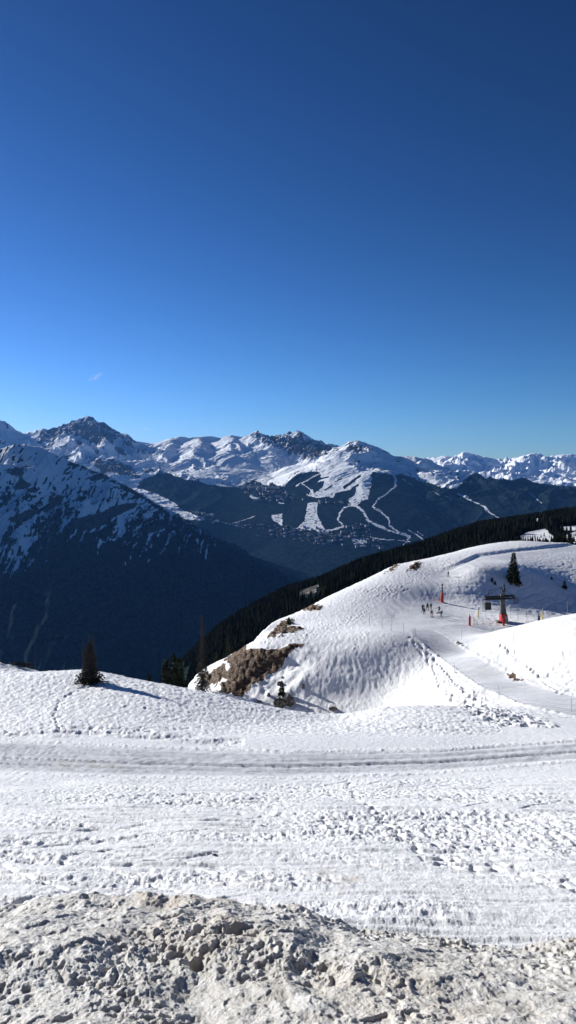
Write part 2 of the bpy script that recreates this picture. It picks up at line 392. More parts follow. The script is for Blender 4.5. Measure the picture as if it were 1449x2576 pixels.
    # ploughed heap beside the road, left
    heap = sm(20, 4, line_d(px, py, [(-300, 1840), (0, 1846), (250, 1838), (400, 1850), (600, 1868)])) * (Y > 42) * (Y < 60)
    h += heap * (.11 * np.abs(fbm(X * 1.0, Y * 1.2, 4, 41, .6)) + .16 * pn(X * .35, Y * .8, 42) - .08)
    edge = sm(6, 1, np.abs(np.abs(py - ip(px, ROAD1)) - ip(px, [(-600, 41), (0, 42), (724, 34), (1449, 26)]))) * (Y > 34) * (Y < 52)
    h += edge * (.02 + .06 * np.abs(fbm(X * 1.9, Y * 1.6, 4, 44, .6)))
    # fluting on the concave faces
    fl = .35 * pn(X * 1.6 + .9 * fbm(X * .2, Y * .2, 2, 23) + .4 * (Y - 95) * np.sin(X * .15), Y * .5, 22) + .45 * pn(X * 3.1 + .8 * Y, Y * .9, 24) + .9 * fbm(X * 1.7 - .5 * Y, Y * 1.5, 4, 26, .65)
    h += (face + face2) * rough * (1 - rock) * fl * .042 * (.4 + .75 * sm(-.35, .3, fbm(X * .11, Y * .15, 3, 29)))
    h += face * (.45 * pn(X * .12, Y * .2, 27) * sm(1000, 850, px) + .35 * fbm(X * .33, Y * .33, 3, 28) * sm(850, 720, px))
    for tx, dd, am in (([(1030, 1605), (1060, 1640), (1095, 1690), (1105, 1725), (1150, 1768)], 5, .20), ([(1045, 1620), (1085, 1650), (1130, 1700), (1160, 1735), (1200, 1765)], 6, .22),
                       ([(1255, 1620), (1300, 1655), (1360, 1705), (1410, 1745)], 6, .20), ([(1275, 1625), (1330, 1675), (1385, 1720), (1440, 1745)], 5, .16), ([(1420, 1640), (1400, 1680), (1380, 1700)], 6, .16)):
        ld = sm(dd, dd * .3, line_d(px, py, tx)) * (Y > 58)
        h -= ld * am * sm(-.15, .25, pn(X * 1.5, Y * 1.1, 51)) - ld * .05
    churn = sm(-5, 10, poly_sd(px, py, [(1120, 1700), (1180, 1730), (1260, 1775), (1380, 1810), (1450, 1850), (1300, 1850), (1180, 1800), (1120, 1760)])) * (Y > 50)
    h += churn * rough * (.20 * fbm(X * 1.1, Y * .9, 4, 53, .6))
    # cobbled crust near the edge of the terrace
    h += crud * rough * (1 - rock) * (.085 * fbm(X * 2.6, Y * 1.4, 4, 61, .72)) * (.35 + .65 * sm(-.3, .25, fbm(X * .07, Y * .08, 3, 62)))
    h += rough * (Y > 58) * .035 * fbm(X * 1.5, Y * 1.0, 4, 63, .65)
    h += (Y > 70) * (px > 1100) * .05 * pn(X * .18 + .1 * Y, Y * 1.3 - .2 * X, 64) * (1 - road2)
    # ski tracks carved in the bowl wall
    bowl = sm(0, 20, poly_sd(px, py, [(1100, 1500), (1160, 1450), (1250, 1415), (1600, 1380), (1600, 1560), (1350, 1560), (1180, 1530)])) * (Y > 120)
    q = X * .55 + Y * .9
    wv = np.abs(((X * .82 - Y * .30 + 1.6 * np.sin(q * .22) + 1.3 * pn(X * .12, Y * .12, 71)) * .62) % 1 - .5)
    h -= bowl * .12 * sm(.09, .02, wv) * sm(-.25, .1, pn(X * .08, Y * .1, 73)) * sm(1250, 1330, px)
    h += bowl * .05 * fbm(X * .5, Y * 1.0, 3, 74)
    # smoothing bank above the track
    bk = sm(7, 2, np.abs(py - ip(px, [(1090, 1448), (1128, 1434), (1200, 1401), (1290, 1388), (1449, 1370), (1700, 1350)]) + 2) / ip(px, [(1100, 1.3), (1449, .7)])) * sm(1085, 1200, px) * (Y > 140)
    h -= bk * .5
    # corduroy and ruts on the groomed ground
    h += road1 * (.022 * pn(X * .5, (py - ip(px, ROAD1)) * .45, 81) + .04 * pn(X * .06, (py - ip(px, ROAD1)) * .16, 83) + .02 * pn(X * 2.6 + Y * 2.5, Y * .8, 82) - .05 * sm(3, 1, np.abs(py - ip(px, ROAD1) - 3)) + .02 * fbm(X * 1.5, Y * 1.5, 3, 84))
    vv = py - ip(px, ROAD1)
    h += road1 * .012 * np.sin(vv * 1.9 + 1.5 * pn(X * .05, Y * .1, 90))
    for v0, a0, w0 in ((-22, .05, 2.2), (-11, .04, 1.8), (3, .05, 1.8), (7.5, .06, 1.6), (19, .05, 2.2)):
        h -= (Y > 34) * (Y < 52) * a0 * sm(w0, .4, np.abs(vv - v0 - 2.5 * pn(X * .06, Y * 0 + v0, 88)))
    h += road2 * (.035 * pn(X * .9 + Y * .7, Y * .10, 85) + .02 * np.sin((X * .5 - Y * .9) * 9))
    e2 = np.abs(poly_sd(px, py, ROAD2L + ROAD2U)); h += (Y > 58) * (e2 < 900) * sm(7, 1, e2) * rough * (.10 + .10 * fbm(X * 1.2, Y * 1.2, 3, 89))
    q2 = (X * .62 + Y * .78); h -= road2 * .03 * sm(.12, .03, np.abs((X * .9 + Y * .55 + .6 * np.sin(Y * .09)) * .55 % 1 - .5))
    h += plaza * .05 * fbm(X * .25, Y * .4, 3, 86)
    h += track * .05 * pn(X * .9 + Y * .2, Y * .1, 87)
    # broken rock
    st = np.abs(fbm(X * .45 + Y * .5, Y * .30 - X * .35, 5, 91, .6))
    h += main * (rock * (.45 * st - .12) + .12 * sp)
    h += rock * (1 - main) * (.5 * np.abs(fbm(X * .6, Y * .6, 4, 93, .6)) - .05)
    # tracks on the left shoulder
    tr = sm(5, 1.5, line_d(px, py, [(215, 1725), (180, 1745), (150, 1765), (135, 1800), (150, 1835)])) * (Y > 46)
    h -= tr * .12 * sm(-.1, .2, pn(X * 1.6, Y * 1.6, 95))
    ft = sm(9, 3, line_d(px, py, [(870, 1960), (900, 2010), (940, 2040), (1000, 2090), (1080, 2160), (1250, 2180), (1449, 2230)]) / ip(py, [(1950, 1), (2250, 2.6)])) * slope
    h -= ft * .07 * sm(-.05, .3, pn(X * 4.4, Y * 2.6, 97))
    return Z + h, dict(rock=rock, road=S(road1 + road2 * .9 + track * .5 + plaza * .25),
                       dirt=S(sm(24, 4, np.abs(py - 1925)) * sm(420, 250, px) * sm(60, 160, px) * .45 * road1
                              + .5 * sm(60, 0, line_d(px, py, [(820, 2205), (880, 2215)])) + .6 * sm(14, 0, line_d(px, py, [(1000, 1490), (1020, 1480)])) ))
rs = np.concatenate([np.exp(np.linspace(math.log(.8), math.log(5.2), 40))[:-1], np.exp(np.linspace(math.log(5.2), math.log(275), 1120))])
X, Y = polar(np.concatenate([np.linspace(-84, -33, 110)[:-1], np.linspace(-33, 33, 960), np.linspace(33, 84, 110)[1:]]), 0, 0, rs)
Z, at_ = near_fields(X, Y)
g = grid_mesh('ground', X, Y, Z, m_snow, at_); tag(g, kind='structure')
g['label'] = 'sunlit snow slope, groomed pistes and terrace'
_gX, _gY, _gZ = X, Y, Z
def ground_at(x, y):
    zz, _ = near_fields(np.array([[x]], float), np.array([[y]], float)); return float(zz[0, 0])
def drop(x, y, guess):
    """where the ray through photo position (x, y) first meets the near ground"""
    lo = np.linspace(guess * .8, guess * 1.25, 400)
    pts = np.array([P(x, y, v) for v in lo])
    zz, _ = near_fields(pts[:, 0][None], pts[:, 1][None]); dd = pts[:, 2] - zz[0]
    i = np.where(dd <= 0)[0]
    k = i[0] if len(i) else int(np.argmin(np.abs(dd)))
    return Vector((pts[k, 0], pts[k, 1], float(zz[0, k])))

# ================================================================== SNOW BANK in the foreground
CREST = [(-900, 2330), (0, 2298), (60, 2290), (100, 2272), (250, 2256), (300, 2258), (380, 2252), (430, 2270), (500, 2262), (600, 2282), (640, 2292), (700, 2282), (800, 2302), (900, 2342), (1000, 2362), (1150, 2372), (1200, 2390), (1300, 2396), (1400, 2372), (1449, 2366), (2300, 2360)]
def bank_fields(X, Y):
    bx = CX + F * X / 5.75
    cy = ip(bx, CREST)
    k = np.tan(np.arctan((cy - CY) / F) + PITCH)
    YC = 5.6
    zc = -k * YC
    zb = -2.30
    tt = np.clip((Y - 3.0) / (YC - 3.0), -1.2, 1)
    Z = zb + (zc - zb) * tt - .10 * np.maximum(0, tt) * (1 - np.maximum(tt, 0)) * -3.0
    Z = np.where(Y > YC, zc - .75 * (Y - YC) - .5 * (Y - YC) ** 2, Z)
    W = .6 * fbm(X * .8, Y * .8, 3, 101)
    cl = sm(-.25, .35, pn(X * .55, Y * .7, 103) + .35 * (bx - 600) / 700)          # smoother on the left, lumpier right
    h = .06 * fbm(X * 1.1, Y * 1.3, 3, 104)
    n1 = fbm(X * 9 + W, Y * 7.0, 5, 107, .66)
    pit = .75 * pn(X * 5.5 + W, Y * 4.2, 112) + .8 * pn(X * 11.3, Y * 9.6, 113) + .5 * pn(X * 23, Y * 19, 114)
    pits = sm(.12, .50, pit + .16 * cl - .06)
    chunk = np.maximum(0, pn(X * 17, Y * 15, 118) - .12) * 1.6
    cl = cl * sm(-.5, .3, pn(X * 1.3, Y * 1.1, 105))
    gul = np.maximum(0, pn(X * 2.6 + .4 * W, Y * .55, 106)) * sm(420, 520, bx) * sm(1100, 900, bx)
    h += n1 * (.008 + .009 * cl) - pits * (.009 + .021 * cl) + chunk * (.002 + .008 * cl) - .07 * gul
    h += .016 * np.maximum(0, ridged(X * 3.2 + W, Y * 2.2, 4, 120) - .8)
    # a few deep holes
    for hx, hy, hr, hd in ((500, 2475, .07, .14), (372, 2415, .05, .07), (428, 2342, .07, .09), (480, 2330, .06, .10), (585, 2390, .06, .09), (640, 2400, .06, .09)):
        p = P(hx, hy, 1); kk = 0
        Yh = np.interp(hy, [2240, 2576], [5.4, 3.15]); Xh = p[0] * Yh
        d = np.hypot(X - Xh, (Y - Yh) * .8) + .02 * pn(X * 14, Y * 14, 130)
        h -= hd * sm(hr * 1.25, hr * .1, d + .03 * pn(X * 9, Y * 9, 137)); 
    h += sm(.28, 0, np.abs(Y - 5.45)) * (.05 * np.maximum(0, fbm(X * 3.2, Y * 3.2, 4, 131)) + .02)
    brown = sm(.9, .1, np.abs(Y - 5.3)) * sm(-.2, .4, pn(X * .7, Y * .5, 133)) + sm(.1, .5, pn(X * .9, Y * .9, 135)) * .5
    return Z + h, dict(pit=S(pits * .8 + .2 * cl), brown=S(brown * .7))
ys = np.concatenate([np.linspace(-3, 2.5, 60)[:-1], np.exp(np.linspace(math.log(2.5), math.log(7.8), 640))])[:, None]
uu = np.linspace(-.56, .56, 1000); ex = np.linspace(0, 1, 150)[1:] ** 1.3
half = .56 * np.maximum(ys, 2.5)
X = np.concatenate([-(half + ex[::-1][None, :] * (16 - half)), uu[None, :] * np.maximum(ys, 2.5), half + ex[None, :] * (16 - half)], 1); Y = np.broadcast_to(ys, X.shape).copy()
Z, at_ = bank_fields(X, Y)
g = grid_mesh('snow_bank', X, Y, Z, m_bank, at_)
tag(g, 'dirty grey-brown ploughed snow bank pitted with holes in the foreground', 'snow bank')

# ================================================================== MIDDLE HILL (forest)
mc = []
def c2(x, y, Y): mc.append(P(x, y, Y))
for p in ((1449, 1296, 1000), (1600, 1282, 1050), (2200, 1220, 1150), (1300, 1316, 970), (1200, 1334, 950), (1100, 1368, 920), (1000, 1402, 900), (900, 1436, 870), (800, 1478, 850), (700, 1514, 830), (600, 1561, 800), (520, 1612, 780), (450, 1676, 750), (300, 1850, 700),
          (1449, 1340, 600), (1700, 1340, 600), (1300, 1372, 520), (1449, 1368, 330), (1200, 1400, 450), (1000, 1430, 500), (850, 1500, 480), (700, 1572, 480), (600, 1645, 430), (520, 1715, 400), (450, 1790, 420),
          (1449, 1400, 250), (1700, 1400, 250), (1200, 1425, 260)):
    c2(*p)
for x, y, Y in ((1449, 1296, 1000), (1200, 1334, 950), (1000, 1402, 900), (800, 1478, 850), (600, 1561, 800), (450, 1676, 750), (2200, 1220, 1150)):
    q = P(x, y, Y); mc.append((q[0] - 80, Y + 250, q[2] - 190)); mc.append((q[0] - 200, Y + 800, q[2] - 600))
mc += [(-40, 150, -95), (20, 180, -62), (-60, 260, -150), (-150, 400, -280), (-300, 700, -450)]
mid = TPS(mc, 200.0, 1e-5)
CLEAR = [[(1310, 1366), (1300, 1352), (1330, 1338), (1372, 1330), (1385, 1345), (1400, 1352), (1400, 1366)], [(1330, 1310), (1362, 1302), (1372, 1304), (1345, 1314)], [(1385, 1328), (1449, 1322), (1520, 1322), (1520, 1334), (1449, 1334), (1400, 1334)], [(1425, 1345), (1449, 1338), (1520, 1345), (1520, 1366), (1420, 1366)], [(740, 1500), (760, 1484), (800, 1470), (808, 1476), (790, 1492)]]
def mid_z(X, Y):
    Z = mid(X, Y) + 5 * fbm(X * .006, Y * .006, 3, 141)
    pxx = CX + F * X / np.maximum(Y * 1.01, 1)
    ry = ip(pxx, [(0, 1960), (300, 1790), (400, 1702), (465, 1652), (530, 1592), (600, 1552), (724, 1488), (800, 1468), (900, 1421), (1000, 1396), (1060, 1379), (1130, 1351), (1200, 1326), (1300, 1311), (1400, 1294), (1449, 1289), (2200, 1230)])
    top = -np.tan(np.arctan((ry - CY) / F) + PITCH) * Y
    d = top - Z; k = 8.0
    Z = np.where(Y > 380, np.where(d > k, Z, np.where(d < -k, top, Z - (k - d) ** 2 / (4 * k))), Z)
    return np.maximum(Z, -1140)
rs = np.exp(np.linspace(math.log(150), math.log(2600), 330))
X, Y = polar(-35, 38, 420, rs)
Z = mid_z(X, Y); px, py = proj(X, Y, Z)
clr = np.zeros(X.shape)
for q in CLEAR: clr = np.maximum(clr, sm(-4, 3, poly_sd(px + 3 * pn(X * .05, Y * .05, 143), py, q)))
g = grid_mesh('hill', X, Y, Z, m_left, dict(snow=np.where((clr > .4) & (px > 900), 1.0, .38), forest=1 - clr, speck=np.zeros(X.shape)))
tag(g, kind='structure')

# ================================================================== MOUNTAINS
def ridge_height(X, Y, ridges, Z0):
    Z = Z0.copy(); D = np.full(X.shape, 1e9, np.float32)
    for pts, s, rd in ridges:
        w3 = np.array([P(*q) for q in pts])
        for a, b in zip(w3[:-1], w3[1:]):
            e = b[:2] - a[:2]; tt = np.clip(((X - a[0]) * e[0] + (Y - a[1]) * e[1]) / (e @ e), 0, 1)
            d = np.hypot(X - a[0] - tt * e[0], Y - a[1] - tt * e[1])
            z = a[2] + (b[2] - a[2]) * tt - s * (np.sqrt(d * d + rd * rd) - rd) - (.5 * np.minimum(d, 110) if rd <= 15 else 0)
            Z = np.maximum(Z, z); D = np.minimum(D, d)
    return Z, D
def line(pts, Y0, Y1=None):
    n = len(pts); Y1 = Y1 or Y0; x0, x1 = pts[0][0], pts[-1][0]
    return [(x, y, (Y0 + (Y1 - Y0) * (x - x0) / (x1 - x0))) for x, y in pts]
# --- left mountain in shade
LM = [(-700, 1290), (-350, 1200), (-120, 1150), (0, 1128), (40, 1117), (60, 1118), (100, 1127), (150, 1148), (200, 1168), (250, 1189), (300, 1213), (350, 1241), (400, 1272), (440, 1299), (480, 1327), (530, 1357), (600, 1385), (680, 1413), (750, 1437), (830, 1458), (900, 1480)]
lm_r = [([(x, y, np.interp(x, [-700, 50, 200, 900], [5400, 5500, 5650, 7300])) for x, y in LM], .62, 25),
        ([(60, 1118, 5500), (0, 1165, 5150), (-80, 1230, 4800), (-160, 1330, 4350)], .60, 20),
        ([(150, 1148, 5580), (165, 1260, 4900), (150, 1400, 4200), (120, 1560, 3500)], .66, 30),
        ([(300, 1213, 5800), (300, 1330, 5000), (330, 1460, 4300), (340, 1600, 3700)], .66, 30),
        ([(440, 1299, 6000), (450, 1400, 5300), (500, 1500, 4700), (540, 1600, 4200)], .66, 30)]
rs = np.exp(np.linspace(math.log(2300), math.log(8600), 560))
X, Y = polar(-34, 9, 640, rs)
base = np.full(X.shape, -1140.0)
Z, D = ridge_height(X, Y, lm_r, base)
Dc = np.full(X.shape, 1e9)
Zc, Dc = ridge_height(X, Y, lm_r[:1], base)
ra = ridged(X * .0016 + .3 * pn(X * .002, Y * .002, 150), Y * .0011, 6, 151)
flute = ridged(X * .0075 + .5 * pn(X * .003, Y * .003, 155), Y * .0016, 4, 156)
amp = sm(0, 500, Dc)
Z = Z + (ra - .9) * 95 * (.06 + amp) + (flute - .8) * 26 * (.15 + amp) + 5 * fbm(X * .02, Y * .02, 4, 158) - 20 * amp
Z = np.maximum(Z, -1140)
px, py = proj(X, Y, Z)
cov = TPS([(0, 1150, .72), (60, 1130, .74), (0, 1250, .62), (100, 1200, .80), (200, 1200, .72), (100, 1280, .46), (50, 1340, .62), (50, 1400, .45), (0, 1330, .60), (120, 1340, .30), (200, 1300, .55), (250, 1260, .62), (330, 1270, .62), (300, 1330, .58), (400, 1330, .55), (430, 1370, .36), (350, 1390, .25), (250, 1375, .10), (150, 1420, -.05), (50, 1480, 0), (460, 1420, .08),
           (520, 1390, .12), (600, 1420, -.1), (300, 1500, -.15), (500, 1550, -.15), (100, 1600, -.15), (0, 1600, -.15), (800, 1500, -.3), (-300, 1300, .6), (-300, 1600, -.1)], 100.0, 1e-3)(np.clip(px, -320, 850), np.clip(py, 1100, 1620))
ridge_dark = sm(16, 3, py - ip(px, LM)) * sm(120, 260, px) * sm(0, 2, py - ip(px, LM))
str_ = -.12 + .34 * pn(X * .014 + .5 * pn(X * .004, Z * .004, 160), Z * .0040 + X * .002, 161) + .55 * pn(X * .036, Z * .0045, 163) + .50 * pn(X * .085, Z * .014, 164)
snowm = cov - .28 * ridge_dark + .55 * str_ + .10 * (ra - .9)
gy, gx = np.gradient(Z); 
rockm = sm(.9, .3, cov) * 0
forest = 1 - sm(.36, .56, snowm + .22 * pn(X * .05, Z * .045, 165) + .16 * pn(X * .11, Z * .09, 167)); forest = np.maximum(forest, sm(1440, 1470, py - 20 * pn(X * .005, Z * .005, 168)))
rockpatch = sm(.1, .45, pn(X * .0045, Z * .008, 166)) * sm(1120, 1200, py) * sm(1420, 1330, py)
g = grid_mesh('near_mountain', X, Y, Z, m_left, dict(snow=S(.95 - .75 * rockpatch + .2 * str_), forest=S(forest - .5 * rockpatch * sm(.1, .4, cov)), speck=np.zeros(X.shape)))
tag(g, kind='structure')

# --- far range
z1 = lambda pts, o=0: [((zx + o) / 2, 1006.2 + zy / 2) for zx, zy in pts]
A = z1([(-900, 60), (-400, 40), (-150, 70), (0, 95), (40, 115), (80, 150), (110, 163), (150, 157), (215, 140), (240, 143), (300, 135), (345, 112), (375, 100), (400, 92), (440, 84), (465, 87), (470, 105), (485, 118), (520, 115), (545, 125), (580, 152), (600, 165), (640, 195), (660, 205), (700, 208), (760, 218), (830, 240)])
B = z1([(700, 225), (760, 218), (800, 212), (830, 200), (870, 190), (905, 184), (950, 190), (1000, 186), (1055, 181), (1110, 192), (1165, 177), (1200, 182), (1230, 187), (1260, 178), (1285, 165), (1295, 155), (1315, 172), (1350, 180), (1375, 186), (1390, 174), (1400, 182), (1410, 176), (1422, 186), (1432, 166), (1449, 160), (1470, 164), (1494, 153), (1508, 166), (1519, 175), (1535, 186), (1549, 195), (1579, 215), (1596, 220), (1604, 207), (1614, 218), (1629, 220), (1679, 222), (1714, 235), (1739, 240), (1900, 300)])
C = z1([(1660, 290), (1700, 262), (1739, 240), (1769, 220), (1784, 214), (1794, 207), (1806, 216), (1829, 225), (1879, 255), (1914, 275), (1959, 283), (2009, 282), (2049, 282), (2084, 283), (2129, 295), (2169, 315), (2209, 335), (2249, 355), (2299, 372), (2349, 385), (2429, 395), (2509, 405), (2569, 420), (2649, 440), (2749, 462), (2849, 480), (2898, 485), (3300, 520), (3900, 560)])
Dl = z1([(1850, 330), (1921, 262), (1960, 290), (2100, 305), (2129, 290), (2169, 300), (2199, 290), (2229, 280), (2249, 281), (2299, 287), (2330, 280), (2359, 266), (2375, 275), (2399, 290), (2419, 288), (2439, 285), (2489, 297), (2534, 313), (2589, 310), (2639, 285), (2655, 274), (2669, 270), (2694, 267), (2720, 280), (2749, 298), (2779, 290), (2819, 275), (2869, 272), (2898, 275), (3100, 262), (3500, 280), (4200, 300)])
crests = [(line(A, 13300, 12800), .62, 15), (line(B, 12600, 11700), .60, 12), (line(C, 10500, 8700), .50, 25), (line(Dl, 20000, 21000), .46, 40)]
spurs = [([(582, 1095, 12350), (590, 1118, 11700), (598, 1151, 11200), (596, 1180, 10700), (590, 1215, 9900)], .40, 60),
         ([(500, 1100, 12450), (508, 1128, 11500), (480, 1150, 11100), (440, 1170, 10600)], .40, 40),
         ([(435, 1101, 12500), (420, 1135, 11700), (400, 1165, 10900)], .40, 50),
         ([(647, 1085, 12200), (668, 1112, 11700), (690, 1135, 11300)], .5, 30),
         ([(705, 1095, 12000), (718, 1120, 11600), (738, 1145, 11200)], .55, 20),
         ([(747, 1083, 11950), (770, 1115, 11500), (800, 1140, 11100)], .55, 20),
         ([(802, 1112, 11900), (815, 1135, 11400)], .55, 20),
         ([(897, 1110, 10480), (868, 1133, 10150), (830, 1156, 9900), (790, 1178, 9700)], .42, 30),
         ([(897, 1110, 10480), (912, 1135, 10050), (945, 1170, 9500), (945, 1215, 9000), (925, 1260, 8650)], .40, 60),
         ([(980, 1147, 10300), (1000, 1178, 9800), (1010, 1210, 9300)], .40, 50),
         ([(1042, 1148, 10200), (1070, 1180, 9700), (1110, 1215, 9200), (1150, 1250, 8700)], .42, 50),
         ([(1210, 1200, 9600), (1240, 1240, 9000), (1250, 1290, 8300)], .40, 60),
         ([(220, 1048, 13100), (238, 1085, 12400), (262, 1118, 11900), (275, 1140, 11500)], .55, 20),
         ([(290, 1083, 13050), (330, 1120, 12300), (360, 1145, 11800)], .55, 20),
         ([(172, 1063, 13200), (165, 1090, 12500), (200, 1120, 11800)], .5, 20),
         ([(110, 1077, 13100), (115, 1100, 12500), (130, 1130, 11900)], .5, 20),
         ([(160, 1112, 11900), (220, 1130, 11400), (280, 1150, 11000), (330, 1172, 10700), (352, 1192, 10400)], .55, 25),
         ([(1180, 1141, 20200), (1150, 1165, 18500), (1110, 1185, 17000)], .36, 60),
         ([(1347, 1141, 20600), (1300, 1175, 18500), (1240, 1200, 16500)], .38, 60),
         ([(1410, 1143, 20700), (1400, 1180, 18500), (1340, 1215, 16000)], .38, 60),
         ([(1560, 1140, 21000), (1500, 1185, 18000), (1440, 1230, 15500)], .38, 60)]
bc = [P(*q) for q in ((870, 1468, 7150), (700, 1450, 7250), (560, 1400, 7500), (1000, 1455, 7100), (1150, 1440, 6900), (1449, 1450, 6600), (1800, 1460, 6500), (300, 1400, 7300), (-300, 1400, 7300), (500, 1330, 8000), (340, 1228, 9500), (430, 1265, 8850), (515, 1307, 8200), (300, 1205, 10000), (370, 1208, 9800), (430, 1198, 9900), (550, 1222, 9400), (480, 1250, 9150), (600, 1290, 8600), (640, 1330, 8050),
     (700, 1240, 9000), (650, 1240, 9050), (600, 1225, 9500), (750, 1320, 8100), (750, 1280, 8500), (900, 1250, 8950), (820, 1250, 8950), (850, 1330, 8000), (950, 1335, 8000), (1000, 1385, 7700), (870, 1400, 7550), (700, 1380, 7600), (750, 1215, 9900), (680, 1190, 10500), (450, 1175, 10700), (560, 1180, 10500), (850, 1200, 9600), (900, 1200, 9400), (1070, 1330, 8000), (1070, 1260, 8500),
     (1250, 1310, 7900), (1449, 1300, 7700), (1449, 1268, 8100), (1150, 1400, 7400), (1700, 1290, 7900), (200, 1170, 10800), (0, 1180, 11000), (-400, 1180, 11000), (1800, 1330, 7500))]
for x, y, Y in ((-300, 1150, 15500), (300, 1200, 15500), (700, 1210, 15000), (1000, 1230, 13500), (1300, 1280, 12500), (1500, 1280, 12500), (1449, 1235, 15000), (1200, 1215, 15500), (2000, 1250, 14500)): bc.append(P(x, y, Y))
farb = TPS(bc, 2000.0, 1e-4)
rs = np.concatenate([np.linspace(6500, 13600, 800)[:-1], np.linspace(13600, 24500, 190)])
X, Y = polar(-28, 28, 960, rs)
X = X.astype(np.float32); Y = Y.astype(np.float32)
base = np.clip(farb(X, Y), -1140, 400).astype(np.float32)
Z, D = ridge_height(X, Y, crests + spurs, base)
Zc, Dc = ridge_height(X, Y, crests, base)
ra = ridged(X * .0011 + .35 * pn(X * .0015, Y * .0015, 170), Y * .0011 + .35 * pn(X * .0015, Y * .0015, 171), 7, 172, .60)
f2 = fbm(X * .006, Y * .006, 5, 175, .6)
px, py = proj(X, Y, Z)
soft = S(sm(1060, 1010, px) * sm(540, 580, px) * sm(1150, 1190, py) * (Y < 11500) + .75 * sm(-25, 10, poly_sd(px, py, [(440, 1110), (620, 1100), (680, 1140), (860, 1150), (880, 1200), (640, 1215), (430, 1190)])))
hi = sm(-450, 100, Z)
crag = S(sm(1000, 300, Dc)) * S(hi)
cr2 = sm(-5, 10, poly_sd(px, py, [(610, 1080), (720, 1075), (860, 1110), (850, 1140), (790, 1165), (680, 1130)])) + sm(-5, 10, poly_sd(px, py, [(100, 1085), (220, 1040), (350, 1105), (335, 1122), (290, 1112), (262, 1128), (200, 1100), (100, 1108)])) + .7 * sm(-4, 4, poly_sd(px, py, [(875, 1120), (897, 1106), (960, 1145), (900, 1142), (860, 1140)]))
cr2 = S(cr2) * (Y < 14000)
fade = .05 + .95 * sm(20, 420, Dc)
amp = (16 + 70 * hi) * (1 - .75 * soft) * fade
Z = Z + (ra - .95) * amp * (1 + .5 * (Y > 14000)) + f2 * (3 + 6 * hi) * (1 - .6 * soft)
Z = Z + cr2 * (ridged(X * .006, Y * .006, 4, 178) - .75) * 46 * (.5 + fade)
Z = np.maximum(Z, -1140)
px, py = proj(X, Y, Z)
# slope for bare rock
dX = np.gradient(X, axis=1); dZ1 = np.gradient(Z, axis=1); dR = np.gradient(np.hypot(X, Y), axis=0); dZ0 = np.gradient(Z, axis=0)
slope = np.hypot(dZ1 / np.maximum(np.abs(dX), 1), dZ0 / np.maximum(dR, 1))
nz = fbm(X * .004, Y * .004, 5, 180, .6)
rocky = sm(.78, 1.15, slope + .45 * nz + .10 * cr2 - .05) * (.4 + .6 * cr2)
rocky = S(rocky * .65 + cr2 * sm(.10, .40, nz + .55 * (ridged(X * .010, Y * .007, 4, 179) - .85)) * .55)
rocky = S(rocky + .4 * sm(.30, .6, nz) * hi * (1 - soft))
cliff = sm(-3, 4, poly_sd(px, py, [(215, 1160), (280, 1150), (335, 1175), (356, 1200), (330, 1200), (250, 1182)])); rocky = S(rocky + .45 * cliff)
rocky *= np.where(Y > 14000, .45, 1)
snow = 1 - rocky
z7 = lambda pts: [(483 + a / 3.0, 1060.2 + b / 3.0) for a, b in pts]
z3 = lambda pts: [(872 + a / 2.512, 1107 + b / 2.512) for a, b in pts]
wx = px + 2.2 * pn(X * .006, Y * .006, 185) + 1.2 * pn(X * .02, Y * .02, 186); wy = py + 2.2 * pn(X * .006, Y * .006, 187) + 1.2 * pn(X * .02, Y * .02, 188)
FTOP = [(-600, 1230), (200, 1235), (340, 1232), (352, 1212), (365, 1203), (390, 1196), (425, 1190), (440, 1196), (460, 1206), (483, 1207), (516, 1217), (550, 1223), (600, 1226), (636, 1207), (643, 1210), (656, 1215), (673, 1223), (683, 1212), (700, 1223), (716, 1223), (730, 1207), (750, 1193), (773, 1188), (803, 1187), (806, 1190), (812, 1245), (830, 1252), (900, 1262), (925, 1255), (934, 1210), (936, 1187), (991, 1195), (1011, 1192), (1039, 1203), (1071, 1214), (1111, 1226), (1150, 1228), (1168, 1206), (1180, 1196), (1230, 1180), (2000, 1180)]
fo = sm(-1.6, 1.6, wy - ip(wx, FTOP)) * (Y < 13500)
def snow_poly(q, k=1.0):
    global fo; fo = fo * (1 - k * sm(-1.2, 1.2, poly_sd(wx, wy, q)))
def snow_line(q, wd, k=.88):
    global fo; fo = fo * (1 - k * sm(wd + 1.3, wd - 1.1, line_d(wx + 1.5 * pn(X * .012, Y * .012, 189), wy, q)))
def wood_line(q, wd, k=1.0):
    global fo; fo = np.maximum(fo, k * sm(wd + .9, wd - .9, line_d(wx, wy, q)) * (Y < 13500))
def wood_poly(q):
    global fo; fo = np.maximum(fo, sm(-1.2, 1.2, poly_sd(wx, wy, q)) * (Y < 13500))
snow_poly(z1([(560, 355), (600, 385), (690, 405), (690, 412), (620, 425), (560, 405)])); snow_poly(z1([(610, 438), (700, 443), (800, 478), (880, 518), (930, 558), (980, 578), (1035, 603), (960, 605), (880, 590), (780, 560), (660, 500)]))
snow_poly(z7([(880, 545), (960, 575), (1060, 565), (1180, 535), (1260, 515), (1240, 560), (1180, 600), (1230, 645), (1290, 590), (1335, 550), (1350, 400), (1200, 380), (1000, 400)]))
wood_poly(z7([(700, 490), (760, 420), (850, 385), (950, 385), (880, 440), (820, 470), (790, 500)])); wood_poly(z7([(780, 480), (860, 480), (895, 530), (860, 575), (780, 530)])); wood_poly(z7([(905, 470), (1000, 450), (980, 500), (920, 545)]))
